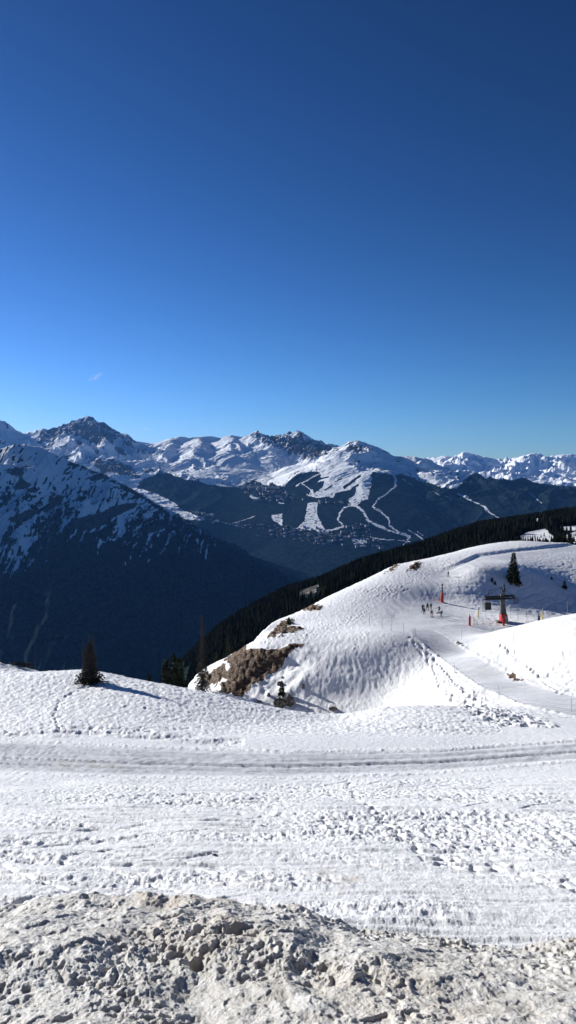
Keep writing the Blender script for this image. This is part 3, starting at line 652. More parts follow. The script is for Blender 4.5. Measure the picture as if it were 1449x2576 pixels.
wood_poly(z7([(1080, 540), (1240, 500), (1230, 560), (1160, 600), (1060, 600)])); wood_line(z7([(1150, 500), (1190, 470), (1265, 410)]), 3.2); wood_line(z7([(1000, 520), (1060, 480)]), 1.8); wood_line(z7([(1030, 420), (960, 440)]), 2); wood_line(z7([(1180, 530), (1250, 480)]), 3.0); wood_line(z7([(1080, 450), (1130, 430)]), 1.5)
wood_poly(z7([(860, 575), (1160, 605), (1150, 650), (1080, 690), (900, 612)])); 
snow_line(z7([(790, 483), (850, 455), (930, 410), (1000, 380), (1080, 340)]), 1.38); snow_line(z7([(835, 470), (900, 520), (912, 570)]), 1.25); snow_line(z7([(870, 548), (940, 575), (1000, 570)]), 1.87)
snow_poly(z7([(868, 610), (950, 612), (942, 700), (985, 780), (1010, 828), (900, 825), (780, 815), (850, 740), (868, 650)]))
snow_line(z7([(1345, 470), (1300, 560), (1220, 630)]), 4.99); snow_line(z7([(1220, 630), (1150, 650), (1112, 690), (1100, 740), (1140, 790), (1050, 822), (950, 828)]), 2.18); snow_line(z7([(1220, 630), (1290, 680), (1330, 745), (1380, 770), (1449, 805)]), 2.87)
wood_poly(z7([(1140, 670), (1200, 650), (1265, 665), (1270, 720), (1200, 755), (1130, 760)])); wood_poly(z7([(960, 625), (1080, 640), (1095, 700), (1090, 780), (1020, 800), (985, 720)]))
snow_line(z3([(300, 225), (312, 290), (250, 340), (200, 372), (165, 418), (215, 452), (262, 490), (268, 540), (330, 580), (395, 612), (360, 660)]), 2.0); snow_line(z3([(305, 240), (312, 285)]), 3.12)
snow_line(z3([(60, 420), (110, 450), (130, 500), (200, 545), (300, 582), (400, 612)]), 2.0); snow_line(z3([(150, 610), (250, 630), (400, 640)]), 1.0, .7)
snow_line(z3([(700, 338), (760, 370), (830, 400), (880, 440), (968, 498)]), 1.62); snow_line(z3([(740, 350), (770, 360)]), 1.87); snow_line(z3([(870, 425), (900, 450)]), 2.5)
snow_line(z3([(390, 570), (440, 600), (515, 648)]), 1.62); snow_line(z3([(450, 575), (480, 605)]), 1.38); snow_line(z3([(540, 320), (590, 352)]), 0.75, .8); snow_line(z3([(620, 350), (662, 366)]), 1.12, .8); snow_line(z3([(1150, 330), (1230, 398)]), 1.25, .7); snow_line(z3([(720, 400), (795, 505)]), 0.5, .7); snow_line(z3([(350, 245), (420, 290)]), 1.0, .7)
snow_poly(z7([(590, 705), (680, 690), (685, 785), (620, 755)]), .85); snow_poly(z7([(425, 555), (505, 568), (490, 592), (455, 585)])); snow_line(z7([(530, 515), (580, 532)]), 0.75)
snow_line(z7([(310, 770), (400, 740), (480, 715)]), 0.81, .8); snow_line(z7([(320, 780), (400, 800)]), 1.12, .8); snow_line(z7([(470, 850), (560, 870)]), 0.75, .6); snow_poly(z7([(1190, 880), (1330, 880), (1310, 945), (1240, 950)]), .55)
snow_line(z7([(1180, 620), (1230, 640)]), 1.25); snow_line(z7([(640, 612), (690, 618)]), 0.94); snow_line(z7([(1330, 760), (1350, 880), (1449, 890)]), 0.75, .7)
vil = np.zeros(X.shape, np.float32)
for q in (z7([(340, 490), (470, 450), (540, 480), (700, 510), (820, 560), (870, 600), (700, 615), (480, 615), (440, 570)]), z7([(950, 585), (1170, 600), (1160, 625), (960, 622)]), z7([(0, 680), (130, 690), (300, 760), (560, 780), (800, 790), (1150, 830), (1449, 900), (1449, 970), (1000, 940), (650, 880), (380, 810), (130, 770), (0, 750)]), z7([(1160, 770), (1330, 770), (1340, 850), (1150, 840)])):
    vil = np.maximum(vil, sm(-5, 5, poly_sd(wx, wy, q)))
spk = pn(X * .028, Y * .028, 191) + .7 * pn(X * .06, Y * .06, 192)
fo = fo * (1 - vil * sm(.42, .7, spk) * .9)
fo = np.maximum(fo, .95 * sm(.50, .75, spk + .3 * pn(X * .012, Y * .012, 194)) * sm(1232, 1245, py) * (poly_sd(px, py, z7([(-500, 900), (-500, -200), (200, 560), (100, 800)])) < 0) * (Y < 9600))
fo = S(fo - .25 * sm(.5, .8, pn(X * .01, Y * .006, 195)) * sm(1240, 1400, py) )
# tree dots above the treeline
dots = sm(22, 3, ip(wx, FTOP) - wy) * sm(.35, .5, spk) * (Y < 13000) * (px > 370) * (px < 1200)
fo = S(np.maximum(fo, dots * .9))
g = grid_mesh('mountain_range', X, Y, Z, m_far, dict(snow=snow, forest=fo, speck=S(vil * 1.0 + .3 * sm(1320, 1350, py))))
tag(g, kind='structure')
TOPZ = float(Z.max())
fX, fY, fZ = X, Y, Z
# --- valley floor sheet to the horizon
rs = np.concatenate([[1.0], np.linspace(800, 28000, 60)])
A_ = np.radians(np.linspace(-180, 180, 121))[None, :]; rr = rs[:, None]
X = rr * np.sin(A_); Y = rr * np.cos(A_)
g = grid_mesh('valley_floor', X, Y, -1160 + 6 * fbm(X * .0005, Y * .0005, 3, 199), m_valley); tag(g, kind='structure')
# ================================================================== TREES
def card(mb, p, d, w, rnd, mi=0):
    """one small needle tuft: a bent kite of two triangles"""
    d = Vector(d); s = d.cross(Vector((rnd.uniform(-1, 1), rnd.uniform(-1, 1), rnd.uniform(-.3, 1)))); 
    if s.length < 1e-4: s = Vector((1, 0, 0))
    s = s.normalized() * w; p = Vector(p)
    mb.add([p, p + d * .5 + s, p + d, p + d * .5 - s + Vector((0, 0, -w * .5))], [(0, 1, 2), (0, 2, 3)], mi)
def conifer_crown(h, r, seed, base=.08, step=.22, tuft=.24, droop=.45, dens=1.0, power=.85, lean=(0, 0)):
    rnd = random.Random(seed); mb = MB(); z = h * base
    while z < h * .985:
        k = 1 - (z / h); rad = r * (k ** power) * rnd.uniform(.72, 1.12) + .04
        n = max(4, int((5 + 6 * k) * dens))
        a0 = rnd.uniform(0, 6.28)
        for i in range(n):
            a = a0 + 6.283 * i / n + rnd.uniform(-.3, .3); L = rad * rnd.uniform(.6, 1.1)
            cx = lean[0] * z; cy = lean[1] * z
            m = max(2, int(L / (tuft * .55)))
            for j in range(m):
                t = (j + .6) / m; x = cx + math.cos(a) * L * t; y = cy + math.sin(a) * L * t; zz = z - droop * L * t * t + rnd.uniform(-.05, .05)
                for q in range(2):
                    b = a + rnd.uniform(-1.1, 1.1)
                    card(mb, (x, y, zz), (math.cos(b) * tuft, math.sin(b) * tuft, rnd.uniform(-.5, .1) * tuft), tuft * rnd.uniform(.25, .45), rnd)
        z += step * rnd.uniform(.7, 1.25)
    for q in range(5): card(mb, (lean[0] * h, lean[1] * h, h * .97), (rnd.uniform(-.05, .05), rnd.uniform(-.05, .05), tuft), tuft * .25, rnd)
    return mb
def spruce(name, loc, h, r, label, cat='tree', group=None, seed=1, needle=None, **kw):
    t = empty(name, loc, 0, label, cat, group)
    tr = MB(); ln = kw.get('lean', (0, 0)); tr.tube([(0, 0, -.4), (ln[0] * h * .5, ln[1] * h * .5, h * .5), (ln[0] * h * .98, ln[1] * h * .98, h * .98)], [h * .022 + .02, h * .014, .012], 7)
    tr.build('trunk', m_bark, t, True)
    conifer_crown(h, r, seed, **kw).build('crown', needle or m_needle, t)
    return t
def twig_tree(mb, h, seed, rad=.05, n=40, L=.5, droop=.5, z0=.1, off=(0, 0), sub=3, wob=.03, up=0.0):
    """bare trunk with thin drooping dead twigs"""
    rnd = random.Random(seed); pts = []
    for i in range(7):
        t = i / 6; pts.append((off[0] + rnd.uniform(-wob, wob) * h * t, off[1] + rnd.uniform(-wob, wob) * h * t, h * t - (.3 if i == 0 else 0)))
    mb.tube(pts, [rad * (1 - .85 * i / 6) for i in range(7)], 6)
    for i in range(n):
        t = z0 + (1 - z0) * rnd.random() ** 1.2; k = t * 6; a = int(min(k, 5)); f = k - a
        p = Vector(pts[a]).lerp(Vector(pts[a + 1]), f); an = rnd.uniform(0, 6.28); l = L * (1 - .75 * t) * rnd.uniform(.4, 1.2)
        d = Vector((math.cos(an), math.sin(an), up))
        q = p + d * l * .5 + Vector((0, 0, -droop * l * .2)); e = p + d * l + Vector((0, 0, -droop * l))
        mb.tube([p, q, e], [rad * .22, rad * .16, rad * .07], 3, cap=False)
        for s in range(sub):
            u = q.lerp(e, rnd.random()); v = u + Vector((rnd.uniform(-.3, .3), rnd.uniform(-.3, .3), rnd.uniform(-.4, .05) + up * .4)) * l * .6
            mb.tube([u, v], [rad * .12, rad * .05], 3, cap=False)
def at(x, y, guess): return drop(x, y, guess)
def hgt(p, dpx): return dpx / F * (p[1] * ca - p[2] * sa) * 1.01
# old half-dead spruce on the left shoulder
p = at(226, 1718, 63); H = hgt(p, 126)
t = empty('old_spruce', p, 0, 'half-dead spruce with several bare spires, alone on the left snow shoulder casting a long shadow', 'tree')
mb = MB(); twig_tree(mb, H, 5, .13, 90, .6, .8, .3, wob=.012, sub=5); mb.build('trunk', m_dead, t)
for k, (ox, oy, hh) in enumerate(((-.62, .1, .90), (-.30, -.1, .78), (.30, 0, .94), (.50, .2, .82), (.12, .3, .86))):
    mb = MB(); twig_tree(mb, H * hh, 20 + k, .075, 60, .30, .9, .45, (ox, oy), wob=.02, sub=3); mb.build('spire', m_dead, t)
cr = conifer_crown(H * .78, 1.15, 8, base=.02, step=.15, tuft=.22, droop=.95, dens=1.05, power=.8)
rnd = random.Random(12)
for k in range(700):
    z = rnd.uniform(.25, H * .74); a = rnd.uniform(0, 6.28); rr_ = rnd.uniform(.05, 1.25) * (1 - z / H * 1.05)
    card(cr, (math.cos(a) * rr_, math.sin(a) * rr_, z), (rnd.uniform(-.08, .08), rnd.uniform(-.08, .08), -.30), .035, rnd)
cr.build('crown', m_dead, t)
mb = MB()
for k in range(420):
    a = rnd.uniform(0, 6.28); rr_ = rnd.uniform(.1, 1.25); z = rnd.uniform(.02, .9) * (1.3 - rr_ * .5)
    card(mb, (math.cos(a) * rr_, math.sin(a) * rr_, z), (math.cos(a) * .2, math.sin(a) * .2, -.12), .07, rnd)
mb.build('skirt', m_needle, t)['kind'] = 'stuff'
# dead trees and conifers behind the left shoulder
def standing(x, ytop, Y, dz_extra=0):
    """base point on the ground below photo position x at distance Y and the height that brings the tip to ytop"""
    q = P(x, ytop, Y); gz = ground_at(q[0], q[1]); return Vector((q[0], q[1], gz)), q[2] - gz
p, H = standing(508, 1546, 98); t = empty('dead_tree', p, 0, 'tall bare dead larch standing left of the rocky outcrop', 'tree')
mb = MB(); twig_tree(mb, H, 31, .13, 0, 1, 0, wob=.012); mb.build('trunk', m_dead, t)
mb = MB(); twig_tree(mb, H * .96, 32, .08, 240, 1.9, .75, .10, wob=.012, sub=5); cc = conifer_crown(H, 1.9, 33, base=.05, step=.20, tuft=.20, droop=.8, dens=.75, power=1.9); mb.add(cc.v, cc.f)
mb.build('twigs', m_dead, t)
for k, (x, yt, Y, r, lab) in enumerate(((416, 1656, 86, 1.0, 'dark narrow spruce, leftmost of the clump behind the snow shoulder'), (436, 1643, 88, 1.15, 'tallest dark spruce in the clump behind the snow shoulder'),
                                        (451, 1650, 85, 1.1, 'dark spruce on the right side of the clump behind the snow shoulder'), (376, 1697, 84, .4, 'tip of a small spruce peeping over the snow shoulder left of the clump'),
                                        (573, 1604, 124, 1.3, 'dark spruce behind the brown rocky outcrop'), (543, 1640, 118, 1.1, 'low dark spruce between the dead larch and the rocky outcrop'))):
    p, H = standing(x, yt, Y); spruce('spruce', p, H, r * (1.25 if k < 3 else 1), lab, seed=40 + k, dens=1.4, step=.18, tuft=.28, power=.6 if k < 3 else .8, base=.03)
p = at(89, 1676, 72); H = hgt(p, 48); t = empty('dead_snag', p, 0, 'thin bare snag on the crest at the far left', 'tree')
mb = MB(); twig_tree(mb, H, 51, .04, 14, .35, -.1, .3, wob=.01); mb.build('trunk', m_dead, t)
p = at(6, 1667, 73); t = empty('dead_snag', p, 0, 'tiny bare stick at the left edge of the crest', 'tree'); mb = MB(); twig_tree(mb, .45, 52, .025, 3, .12, 0, .4); mb.build('trunk', m_dead, t)
p = at(72, 1678, 72); mb = MB()
for k in range(9): twig_tree(mb, random.uniform(.5, 1.15), 60 + k, .02, 22, .35, -.2, .2, (random.uniform(-.6, .6), random.uniform(-.3, .3)), up=.6)
o = mb.build('bare_bush', m_dead); o.location = p; tag(o, 'bare twiggy bush beside the thin snag on the crest', 'bush')
# low dark shrub line on the crest edge
p = at(48, 1671, 74); mb = MB(); rnd = random.Random(66)
for k in range(260): card(mb, (rnd.uniform(-1.1, 1.1), rnd.uniform(-.3, .3), rnd.uniform(-.05, .32)), (rnd.uniform(-.2, .2), rnd.uniform(-.2, .2), rnd.uniform(-.05, .15)), .07, rnd)
o = mb.build('dwarf_pine', m_dead); o.location = p; tag(o, 'low dark dwarf pine hugging the crest at the far left', 'shrub')
# trees on and around the terrace
p = at(1291, 1466, 150); H = hgt(p, 76)
p, H2 = Vector(p), H
t = spruce('spruce', p, H, 1.75, 'dark green spruce standing on the shaded bowl wall behind the lift', seed=71, step=.22, tuft=.36, dens=1.25, droop=.5, base=.02, power=.8)
for k, (x, y, g_, hp, r, lab) in enumerate(((1420, 1481, 160, 20, .65, 'small young spruce on the shaded bowl near the right edge'), (1238, 1463, 148, 10, .3, 'tiny sapling, upper of two left of the big spruce in the bowl'),
                                            (1245.5, 1471, 147, 8, .28, 'tiny sapling, lower of two left of the big spruce in the bowl'), (1387.5, 1457, 160, 5.5, .35, 'tiny low sapling half-buried in the shaded bowl'),
                                            (709, 1750, 90, 36, .55, 'small spruce rising behind the dark boulder on the snow face'), (727, 1568, 122, 14, .4, 'small spruce on the rim of the upper rock outcrop'))):
    p = at(x, y, g_); spruce('young_spruce', p, hgt(p, hp), r, lab, seed=80 + k, step=.12, tuft=.17, dens=1.1, base=.05)
def boulder(x, y, guess, sx, sy, sz, seed, label, name='boulder', m=None):
    p = at(x, y, guess); bm = bmesh.new(); bmesh.ops.create_icosphere(bm, subdivisions=4, radius=1)
    V = np.array([v.co[:] for v in bm.verts]); n = fbm(V[:, 0] * 1.3 + seed * 7, V[:, 1] * 1.3 + V[:, 2] * 1.1, 4, seed); n2 = np.abs(pn(V[:, 0] * 3 + seed, V[:, 2] * 3 + V[:, 1] * 2, seed + 2))
    for v, a, b in zip(bm.verts, n, n2): v.co = v.co * (1 + .35 * a - .22 * b); v.co = Vector((v.co.x * sx, v.co.y * sy, v.co.z * sz))
    me = bpy.data.meshes.new(name); bm.to_mesh(me); bm.free(); me.materials.append(m or m_stone); me.polygons.foreach_set('use_smooth', [True] * len(me.polygons))
    o = bpy.data.objects.new(name, me); col.objects.link(o); o.location = p + Vector((0, 0, sz * .3)); return tag(o, label, 'rock')
boulder(706, 1776, 89, .85, .7, .75, 3, 'large dark boulder at the foot of the small spruce, left half of the pair')
boulder(729, 1772, 89, .65, .5, .95, 4, 'upright dark boulder, right half of the pair below the small spruce')
boulder(763, 1731, 93, .22, .2, .42, 5, 'small dark rock poking out of the snow face right of the small spruce')
boulder(704, 1723, 94, .38, .3, .36, 6, 'dark rock on the snow face above the small spruce')
boulder(711, 1706, 95, .16, .15, .16, 7, 'tiny dark stone highest on the snow face')
boulder(676, 1752, 91, .22, .2, .3, 8, 'small dark rock left of the large boulder')
boulder(653, 1766, 90, .3, .2, .18, 9, 'flat stone lowest left on the snow face')
boulder(838, 1786, 88, .5, .3, .28, 10, 'low dark stone at the bottom of the gully')
boulder(540, 2152, 19, .055, .04, .02, 11, 'tiny dark stone lying on the trampled slope')
# bare trees at the forest edge above the terrace
for k, (x, yt, Y) in enumerate(((1176, 1355, 215), (1203, 1360, 212), (1026, 1394, 190), (1036, 1396, 188), (1044, 1393, 192))):
    q = P(x, yt, Y); p = Vector((q[0], q[1], ground_at(q[0], q[1]))); mb = MB()
    for j in range(4 if k < 2 else 3): twig_tree(mb, q[2] - p[2], 400 + k * 7 + j, .07, 46, 1.3, -.9, .3, (random.uniform(-.7, .7), random.uniform(-.4, .4)), up=.8)
    t = mb.build('bare_tree', m_dead); t.location = p
    tag(t, ['bare brown tree behind the terrace crest, left of two above the track', 'bare brown tree behind the terrace crest, right of two above the track', 'bare scrub tree behind the upper rocks, left of three', 'bare scrub tree behind the upper rocks, middle of three', 'bare scrub tree behind the upper rocks, right of three'][k], 'tree')

# ---- forest on the middle hill
def tree_shape(seed, lay=7, n=9):
    rnd = random.Random(seed); v = []; f = []
    for i in range(lay):
        z0 = .06 + i * .92 / lay; z1_ = z0 + 1.55 / lay; rr = .21 * (1 - i / lay) ** .85 * rnd.uniform(.85, 1.12) + .012
        b = len(v); v.append((0, 0, min(z1_, 1.0)))
        for k in range(n):
            a = 6.283 * (k + rnd.uniform(-.3, .3)) / n; q = rr * (rnd.uniform(.85, 1.25) if k % 2 else rnd.uniform(.45, .7)); v.append((math.cos(a) * q, math.sin(a) * q, z0 - (.03 if k % 2 else -.02) + rnd.uniform(-.015, .015)))
        for k in range(n): f.append((b, b + 1 + k, b + 1 + (k + 1) % n))
    b = len(v); v += [(-.012, 0, -.12), (.012, 0.012, -.12), (0, -.015, -.12), (0, 0, .3)]; f += [(b, b + 1, b + 3), (b + 1, b + 2, b + 3), (b + 2, b, b + 3)]
    return v, f
SIL = [(300, 1730), (450, 1738), (490, 1712), (545, 1665), (625, 1621), (700, 1580), (740, 1546), (800, 1522), (850, 1492), (950, 1447), (1040, 1412), (1100, 1399), (1200, 1374), (1300, 1360), (1449, 1367)]
N = 90000
ang = np.radians(rng.uniform(-12, 27, N)); r = np.sqrt(rng.uniform(300 ** 2, 1120 ** 2, N)); tx = r * np.sin(ang); ty = r * np.cos(ang); tz = mid_z(tx, ty)
th = rng.uniform(4.5, 8.5, N) * (1 + .25 * pn(tx * .01, ty * .01, 301)); px, py = proj(tx, ty, tz)
inc = np.full(N, -99.0)
for q in CLEAR: inc = np.maximum(inc, poly_sd(px, py, q))
ok = (inc < -1) & (px > 470 + 25 * pn(ty * .02, tx * .02, 305)) & (px < 1560) & (py > 1200)
w_ = ty * ca - tz * sa; topy = py - th * F / w_
ok &= topy < ip(px, SIL) + 30
for frac in (.5, 1.0):
    ic = np.full(N, -99.0)
    for q in CLEAR: ic = np.maximum(ic, poly_sd(px, py - frac * th * F / w_, q))
    ok &= ~((ic > 0) & (rng.random(N) < .85))
dn = pn(tx * .02, ty * .02, 303); ok &= rng.random(N) < np.where(px > 1300, .75, .95)
idx = np.where(ok)[0]; rng.shuffle(idx)
keep = []; cell = set()
for i in idx:
    k = (int(tx[i] // 3.4), int(ty[i] // 3.4))
    if k in cell: continue
    cell.add(k); keep.append(i)
keep = np.array(keep)
# solitary trees in the clearings
solo = []
for x, y, hp in ((1304, 1366, 15), (1312, 1365, 17), (1316, 1364, 18), (1322, 1364, 16), (1328, 1363, 17), (1334, 1362, 18), (1340, 1362, 20), (1346, 1360, 16), (1352, 1361, 15), (1358, 1362, 12), (1361, 1353, 12), (1369, 1350, 13), (1374, 1364, 12), (1386, 1364, 15), (1383, 1353, 9), (1393, 1360, 10), (1300, 1352, 8), (1391, 1350, 11), (1399, 1348, 14), (1407, 1349, 15),
                 (1413, 1347, 14), (1422, 1350, 13), (1430, 1347, 16), (1437, 1352, 14), (1425, 1358, 12), (1440, 1362, 15), (1419, 1362, 11), (1447, 1350, 12), (1405, 1361, 9), (1345, 1352, 9)):
    Ys = np.linspace(330, 900, 600); pts = np.array([P(x, y, v) for v in Ys]); dd = pts[:, 2] - mid_z(pts[:, 0], pts[:, 1]); j = np.where(dd <= 0)[0]; j = j[0] if len(j) else int(np.argmin(np.abs(dd)))
    solo.append((pts[j, 0], pts[j, 1], mid_z(pts[j:j + 1, 0], pts[j:j + 1, 1])[0], hgt(pts[j], hp) * .9))
vis = (topy[keep] < ip(px[keep], SIL) - 4) & (px[keep] > 400) & (px[keep] < 1460)
size = th[keep] / w_[keep] * np.where(vis, 1, 0); order = np.argsort(-size)
single = keep[order[:300 - len(solo)]]; rest = keep[order[300 - len(solo):]]
shapes = [tree_shape(s) for s in range(6)]
tmesh = []
for v, f in shapes:
    me = bpy.data.meshes.new('forest_spruce'); me.from_pydata(v, [], f); me.materials.append(m_needle_far); tmesh.append(me)
def ftree(x, y, z, h, k, lab, grp):
    o = bpy.data.objects.new('forest_spruce', tmesh[k % 6]); col.objects.link(o); o.location = (x, y, z); o.scale = (h, h, h); o.rotation_euler = (0, 0, k * 1.3); tag(o, lab, 'tree', grp)
for k, i in enumerate(single): ftree(tx[i], ty[i], tz[i], th[i], k, 'dark spruce among the front trees of the forested hillside', 'front spruces of the forested hillside')
for k, q in enumerate(solo): ftree(*q, k, 'dark spruce standing in the snowy clearing above the terrace', 'spruces in the snowy clearing')
vs = []; fs = []; b = 0
for s in range(6):
    sel = rest[s::6]; v = np.array(shapes[s][0]); f = np.array(shapes[s][1])
    a = rng.uniform(0, 6.28, len(sel)); c_, s_ = np.cos(a)[:, None], np.sin(a)[:, None]; hh = th[sel][:, None]; wd_ = hh * rng.uniform(.9, 1.3, len(sel))[:, None]
    Vx = (v[None, :, 0] * c_ - v[None, :, 1] * s_) * wd_ + tx[sel][:, None]; Vy = (v[None, :, 0] * s_ + v[None, :, 1] * c_) * wd_ + ty[sel][:, None]; Vz = v[None, :, 2] * hh + tz[sel][:, None]
    vs.append(np.stack([Vx, Vy, Vz], -1).reshape(-1, 3)); fs.append((f[None] + (np.arange(len(sel)) * len(v))[:, None, None] + b).reshape(-1, 3)); b += len(sel) * len(v)
vs = np.concatenate(vs).astype(np.float32); fs = np.concatenate(fs).astype(np.int32)
me = bpy.data.meshes.new('forest'); me.vertices.add(len(vs)); me.vertices.foreach_set('co', vs.ravel()); me.loops.add(fs.size); me.loops.foreach_set('vertex_index', fs.ravel())
me.polygons.add(len(fs)); me.polygons.foreach_set('loop_start', np.arange(0, fs.size, 3, dtype=np.int32)); me.update(calc_edges=True); me.materials.append(m_needle_far)
o = bpy.data.objects.new('forest', me); col.objects.link(o); tag(o, kind='stuff'); o['label'] = 'dense dark spruce forest covering the hillside behind the terrace'
print('forest trees', len(rest), len(single), len(solo))

# ---- far village chalets
hm = []
for k, (a, b_, c_, mm) in enumerate(((20, 14, 9, m_wall), (30, 14, 12, m_wall2), (16, 12, 8, m_wall), (44, 16, 16, m_wall2))):
    mb = MB(); mb.box((0, 0, c_ / 2 - 3), (a, b_, c_ + 6), mi=0)
    ov = 1.5; z0 = c_; z1_ = c_ + b_ * .3; x = a / 2 + ov; y = b_ / 2 + ov
    mb.add([(-x, -y, z0 - .6), (x, -y, z0 - .6), (x, 0, z1_), (-x, 0, z1_), (-x, y, z0 - .6), (x, y, z0 - .6), (-x, -y, z0 + .5), (x, -y, z0 + .5), (x, 0, z1_ + 1.1), (-x, 0, z1_ + 1.1), (-x, y, z0 + .5), (x, y, z0 + .5)],
           [(1, 0, 3, 2), (2, 3, 4, 5), (6, 7, 8, 9), (9, 8, 11, 10), (0, 1, 7, 6), (4, 10, 11, 5), (0, 6, 9, 3), (3, 9, 10, 4), (1, 2, 8, 7), (2, 5, 11, 8)], 1)
    o = mb.build('chalet', [mm, m_roof]); hm.append(o.data); bpy.data.objects.remove(o)
cand = np.argwhere(vil > .7); cand = cand[rng.permutation(len(cand))]; placed = []
fpx, fpy = proj(fX, fY, fZ)
for i, j in cand:
    x, y, z = float(fX[i, j]), float(fY[i, j]), float(fZ[i, j])
    if any(abs(x - a) < 30 and abs(y - b) < 34 for a, b in placed): continue
    if len(placed) >= 240: break
    placed.append((x, y)); k = len(placed)
    o = bpy.data.objects.new('chalet', hm[int(rng.integers(0, 4))]); col.objects.link(o); o.location = (x, y, z); o.rotation_euler = (0, 0, float(rng.uniform(-.5, .5)))
    up = fpy[i, j] < 1300
    tag(o, 'tiny snow-roofed chalet in the upper village on the far mountainside' if up else 'tiny chalet in the lower village at the edge of the far forest', 'house', 'chalets of the upper far village' if up else 'chalets of the lower far village')

# ================================================================== SKI LIFT PYLON
base = at(1266, 1565, 122); u = (base[1] * ca - base[2] * sa) / F
t = empty('ski_lift_pylon', base, 0, 'grey steel drag lift pylon with horizontal sheave frame and red padded foot', 'ski lift')
def q(dx, dz, dy=0): return (dx * u, dy, dz * u)
mb = MB()
v = []
for (dx, dz, wx_, wy_) in ((1, -3, 8.6, .55), (-4.5, 72, 3.8, .30)):
    for a, b_ in ((-1, -1), (1, -1), (1, 1), (-1, 1)): v.append(((dx + a * wx_) * u, b_ * wy_, dz * u))
mb.add(v, [(3, 2, 1, 0), (4, 5, 6, 7), (0, 1, 5, 4), (1, 2, 6, 5), (2, 3, 7, 6), (3, 0, 4, 7)]); mb.build('column', m_steel, t, bevel=.03)
mb = MB()
for dy in (-.42, .42):
    mb.tube([q(-48, 63, dy), q(26, 67, dy)], .10, 6); mb.tube([q(-48, 57, dy), q(20, 60, dy)], .08, 6)
    for dx in range(-46, 24, 7): mb.tube([q(dx, 57.3, dy), q(dx + 3.5, 64.5, dy)], .035, 5); mb.tube([q(dx + 3.5, 64.5, dy), q(dx + 7, 58, dy)], .03, 5)
for dx in (-48, -30, -14, 8, 26): mb.tube([q(dx, 64, -.5), q(dx, 64, .5)], .05, 6)
mb.build('frame', m_dark, t)
mb = MB()
for dx in range(-42, 0, 6):
    a = Vector(q(dx, 60.5)); mb.tube([a + Vector((0, -.22, 0)), a + Vector((0, -.1, 0)), a + Vector((0, .1, 0)), a + Vector((0, .22, 0))], [.2, .16, .16, .2], 12)
mb.build('sheave_train', m_dark, t)
mb = MB()
mb.tube([q(-14, 66, -.3), q(-6, 90, 0)], .06, 6); mb.tube([q(2, 66, .3), q(-6, 90, 0)], .06, 6); mb.tube([q(-46, 66), q(-7, 87)], .035, 5); mb.tube([q(-46, 66, .3), q(-28, 82)], .03, 5); mb.tube([q(-38, 81), q(-7, 88)], .025, 5); mb.tube([q(-38, 81), q(-38, 66)], .025, 5); mb.tube([q(24, 68), q(-5, 86)], .025, 5)
mb.build('top_frame', m_dark, t)
mb = MB(); mb.tube([q(3, 68), q(1, 98)], [.07, .05], 6); mb.box(q(1, 92), (.35, .2, .3)); mb.box(q(2, 84), (.28, .2, .5)); mb.box(q(-1, 78), (.5, .25, .3)); mb.build('mast', m_dark, t)
mb = MB()
c0 = Vector(q(32, 55)); n = 24; ring = [c0 + Vector((math.cos(6.283 * k / n) * .42, 0, math.sin(6.283 * k / n) * .42)) for k in range(n)]
for k in range(n): mb.tube([ring[k], ring[(k + 1) % n]], .055, 6, cap=False)
for k in range(5): mb.tube([c0, ring[k * n // 5]], .03, 5)
mb.tube([c0 + Vector((0, -.1, 0)), c0 + Vector((0, .1, 0))], .09, 10)
wh = mb.build('bull_wheel', m_dark, t)
mb = MB(); mb.tube([q(20, 63), q(32, 55)], .06, 6); mb.tube([q(24, 67), q(32, 60)], .05, 6); mb.box(q(24, 62), (.4, .5, .4)); mb.build('wheel_bracket', m_dark, t)
mb = MB()
for dx in (-53, -46):
    mb.tube([q(dx, 64, -.3), q(dx, 27, -.3)], .035, 6)
for dz in range(28, 64, 5): mb.tube([q(-53, dz, -.3), q(-46, dz, -.3)], .022, 5)
mb.build('ladder', m_steel, t)
mb = MB(); mb.box(q(-39.5, 40.5), (15 * u, .8, 18 * u), Matrix.Rotation(-.04, 3, 'Y')); mb.box(q(-46, 47), (3 * u, .6, 5 * u)); cw = mb.build('counterweight', m_dark, t, bevel=.04)
mb = MB(); mb.tube([q(-41, 50), q(-41, 58)], .03, 5); mb.tube([q(-36, 50), q(-36, 58)], .03, 5); mb.tube([q(-33, 47), q(-8, 45)], .025, 5); mb.tube([q(-33, 34), q(-4, 30)], .025, 5); mb.build('hanger', m_dark, t)
mb = MB(); mb.box(q(0, 12, -.15), (17.5 * u, 1.5, 17 * u), Matrix.Rotation(-.07, 3, 'Y'), taper=.9); mb.build('padding', m_red, t, bevel=.06)
mb = MB(); mb.box(q(4, 9, -.95), (8 * u, .25, 20 * u), Matrix.Rotation(-.07, 3, 'Y'), taper=.8); mb.build('concrete_guard', m_grey, t, bevel=.03)
mb = MB()
mb.box(q(-8, -1), (26 * u, 1.5, 8 * u), taper=.6); mb.build('footing', m_stone, t, bevel=.08)
mb = MB(); mb.box(q(7, 55), (3 * u, .2, 4 * u)); mb.build('warning_plate', m_sign, t)

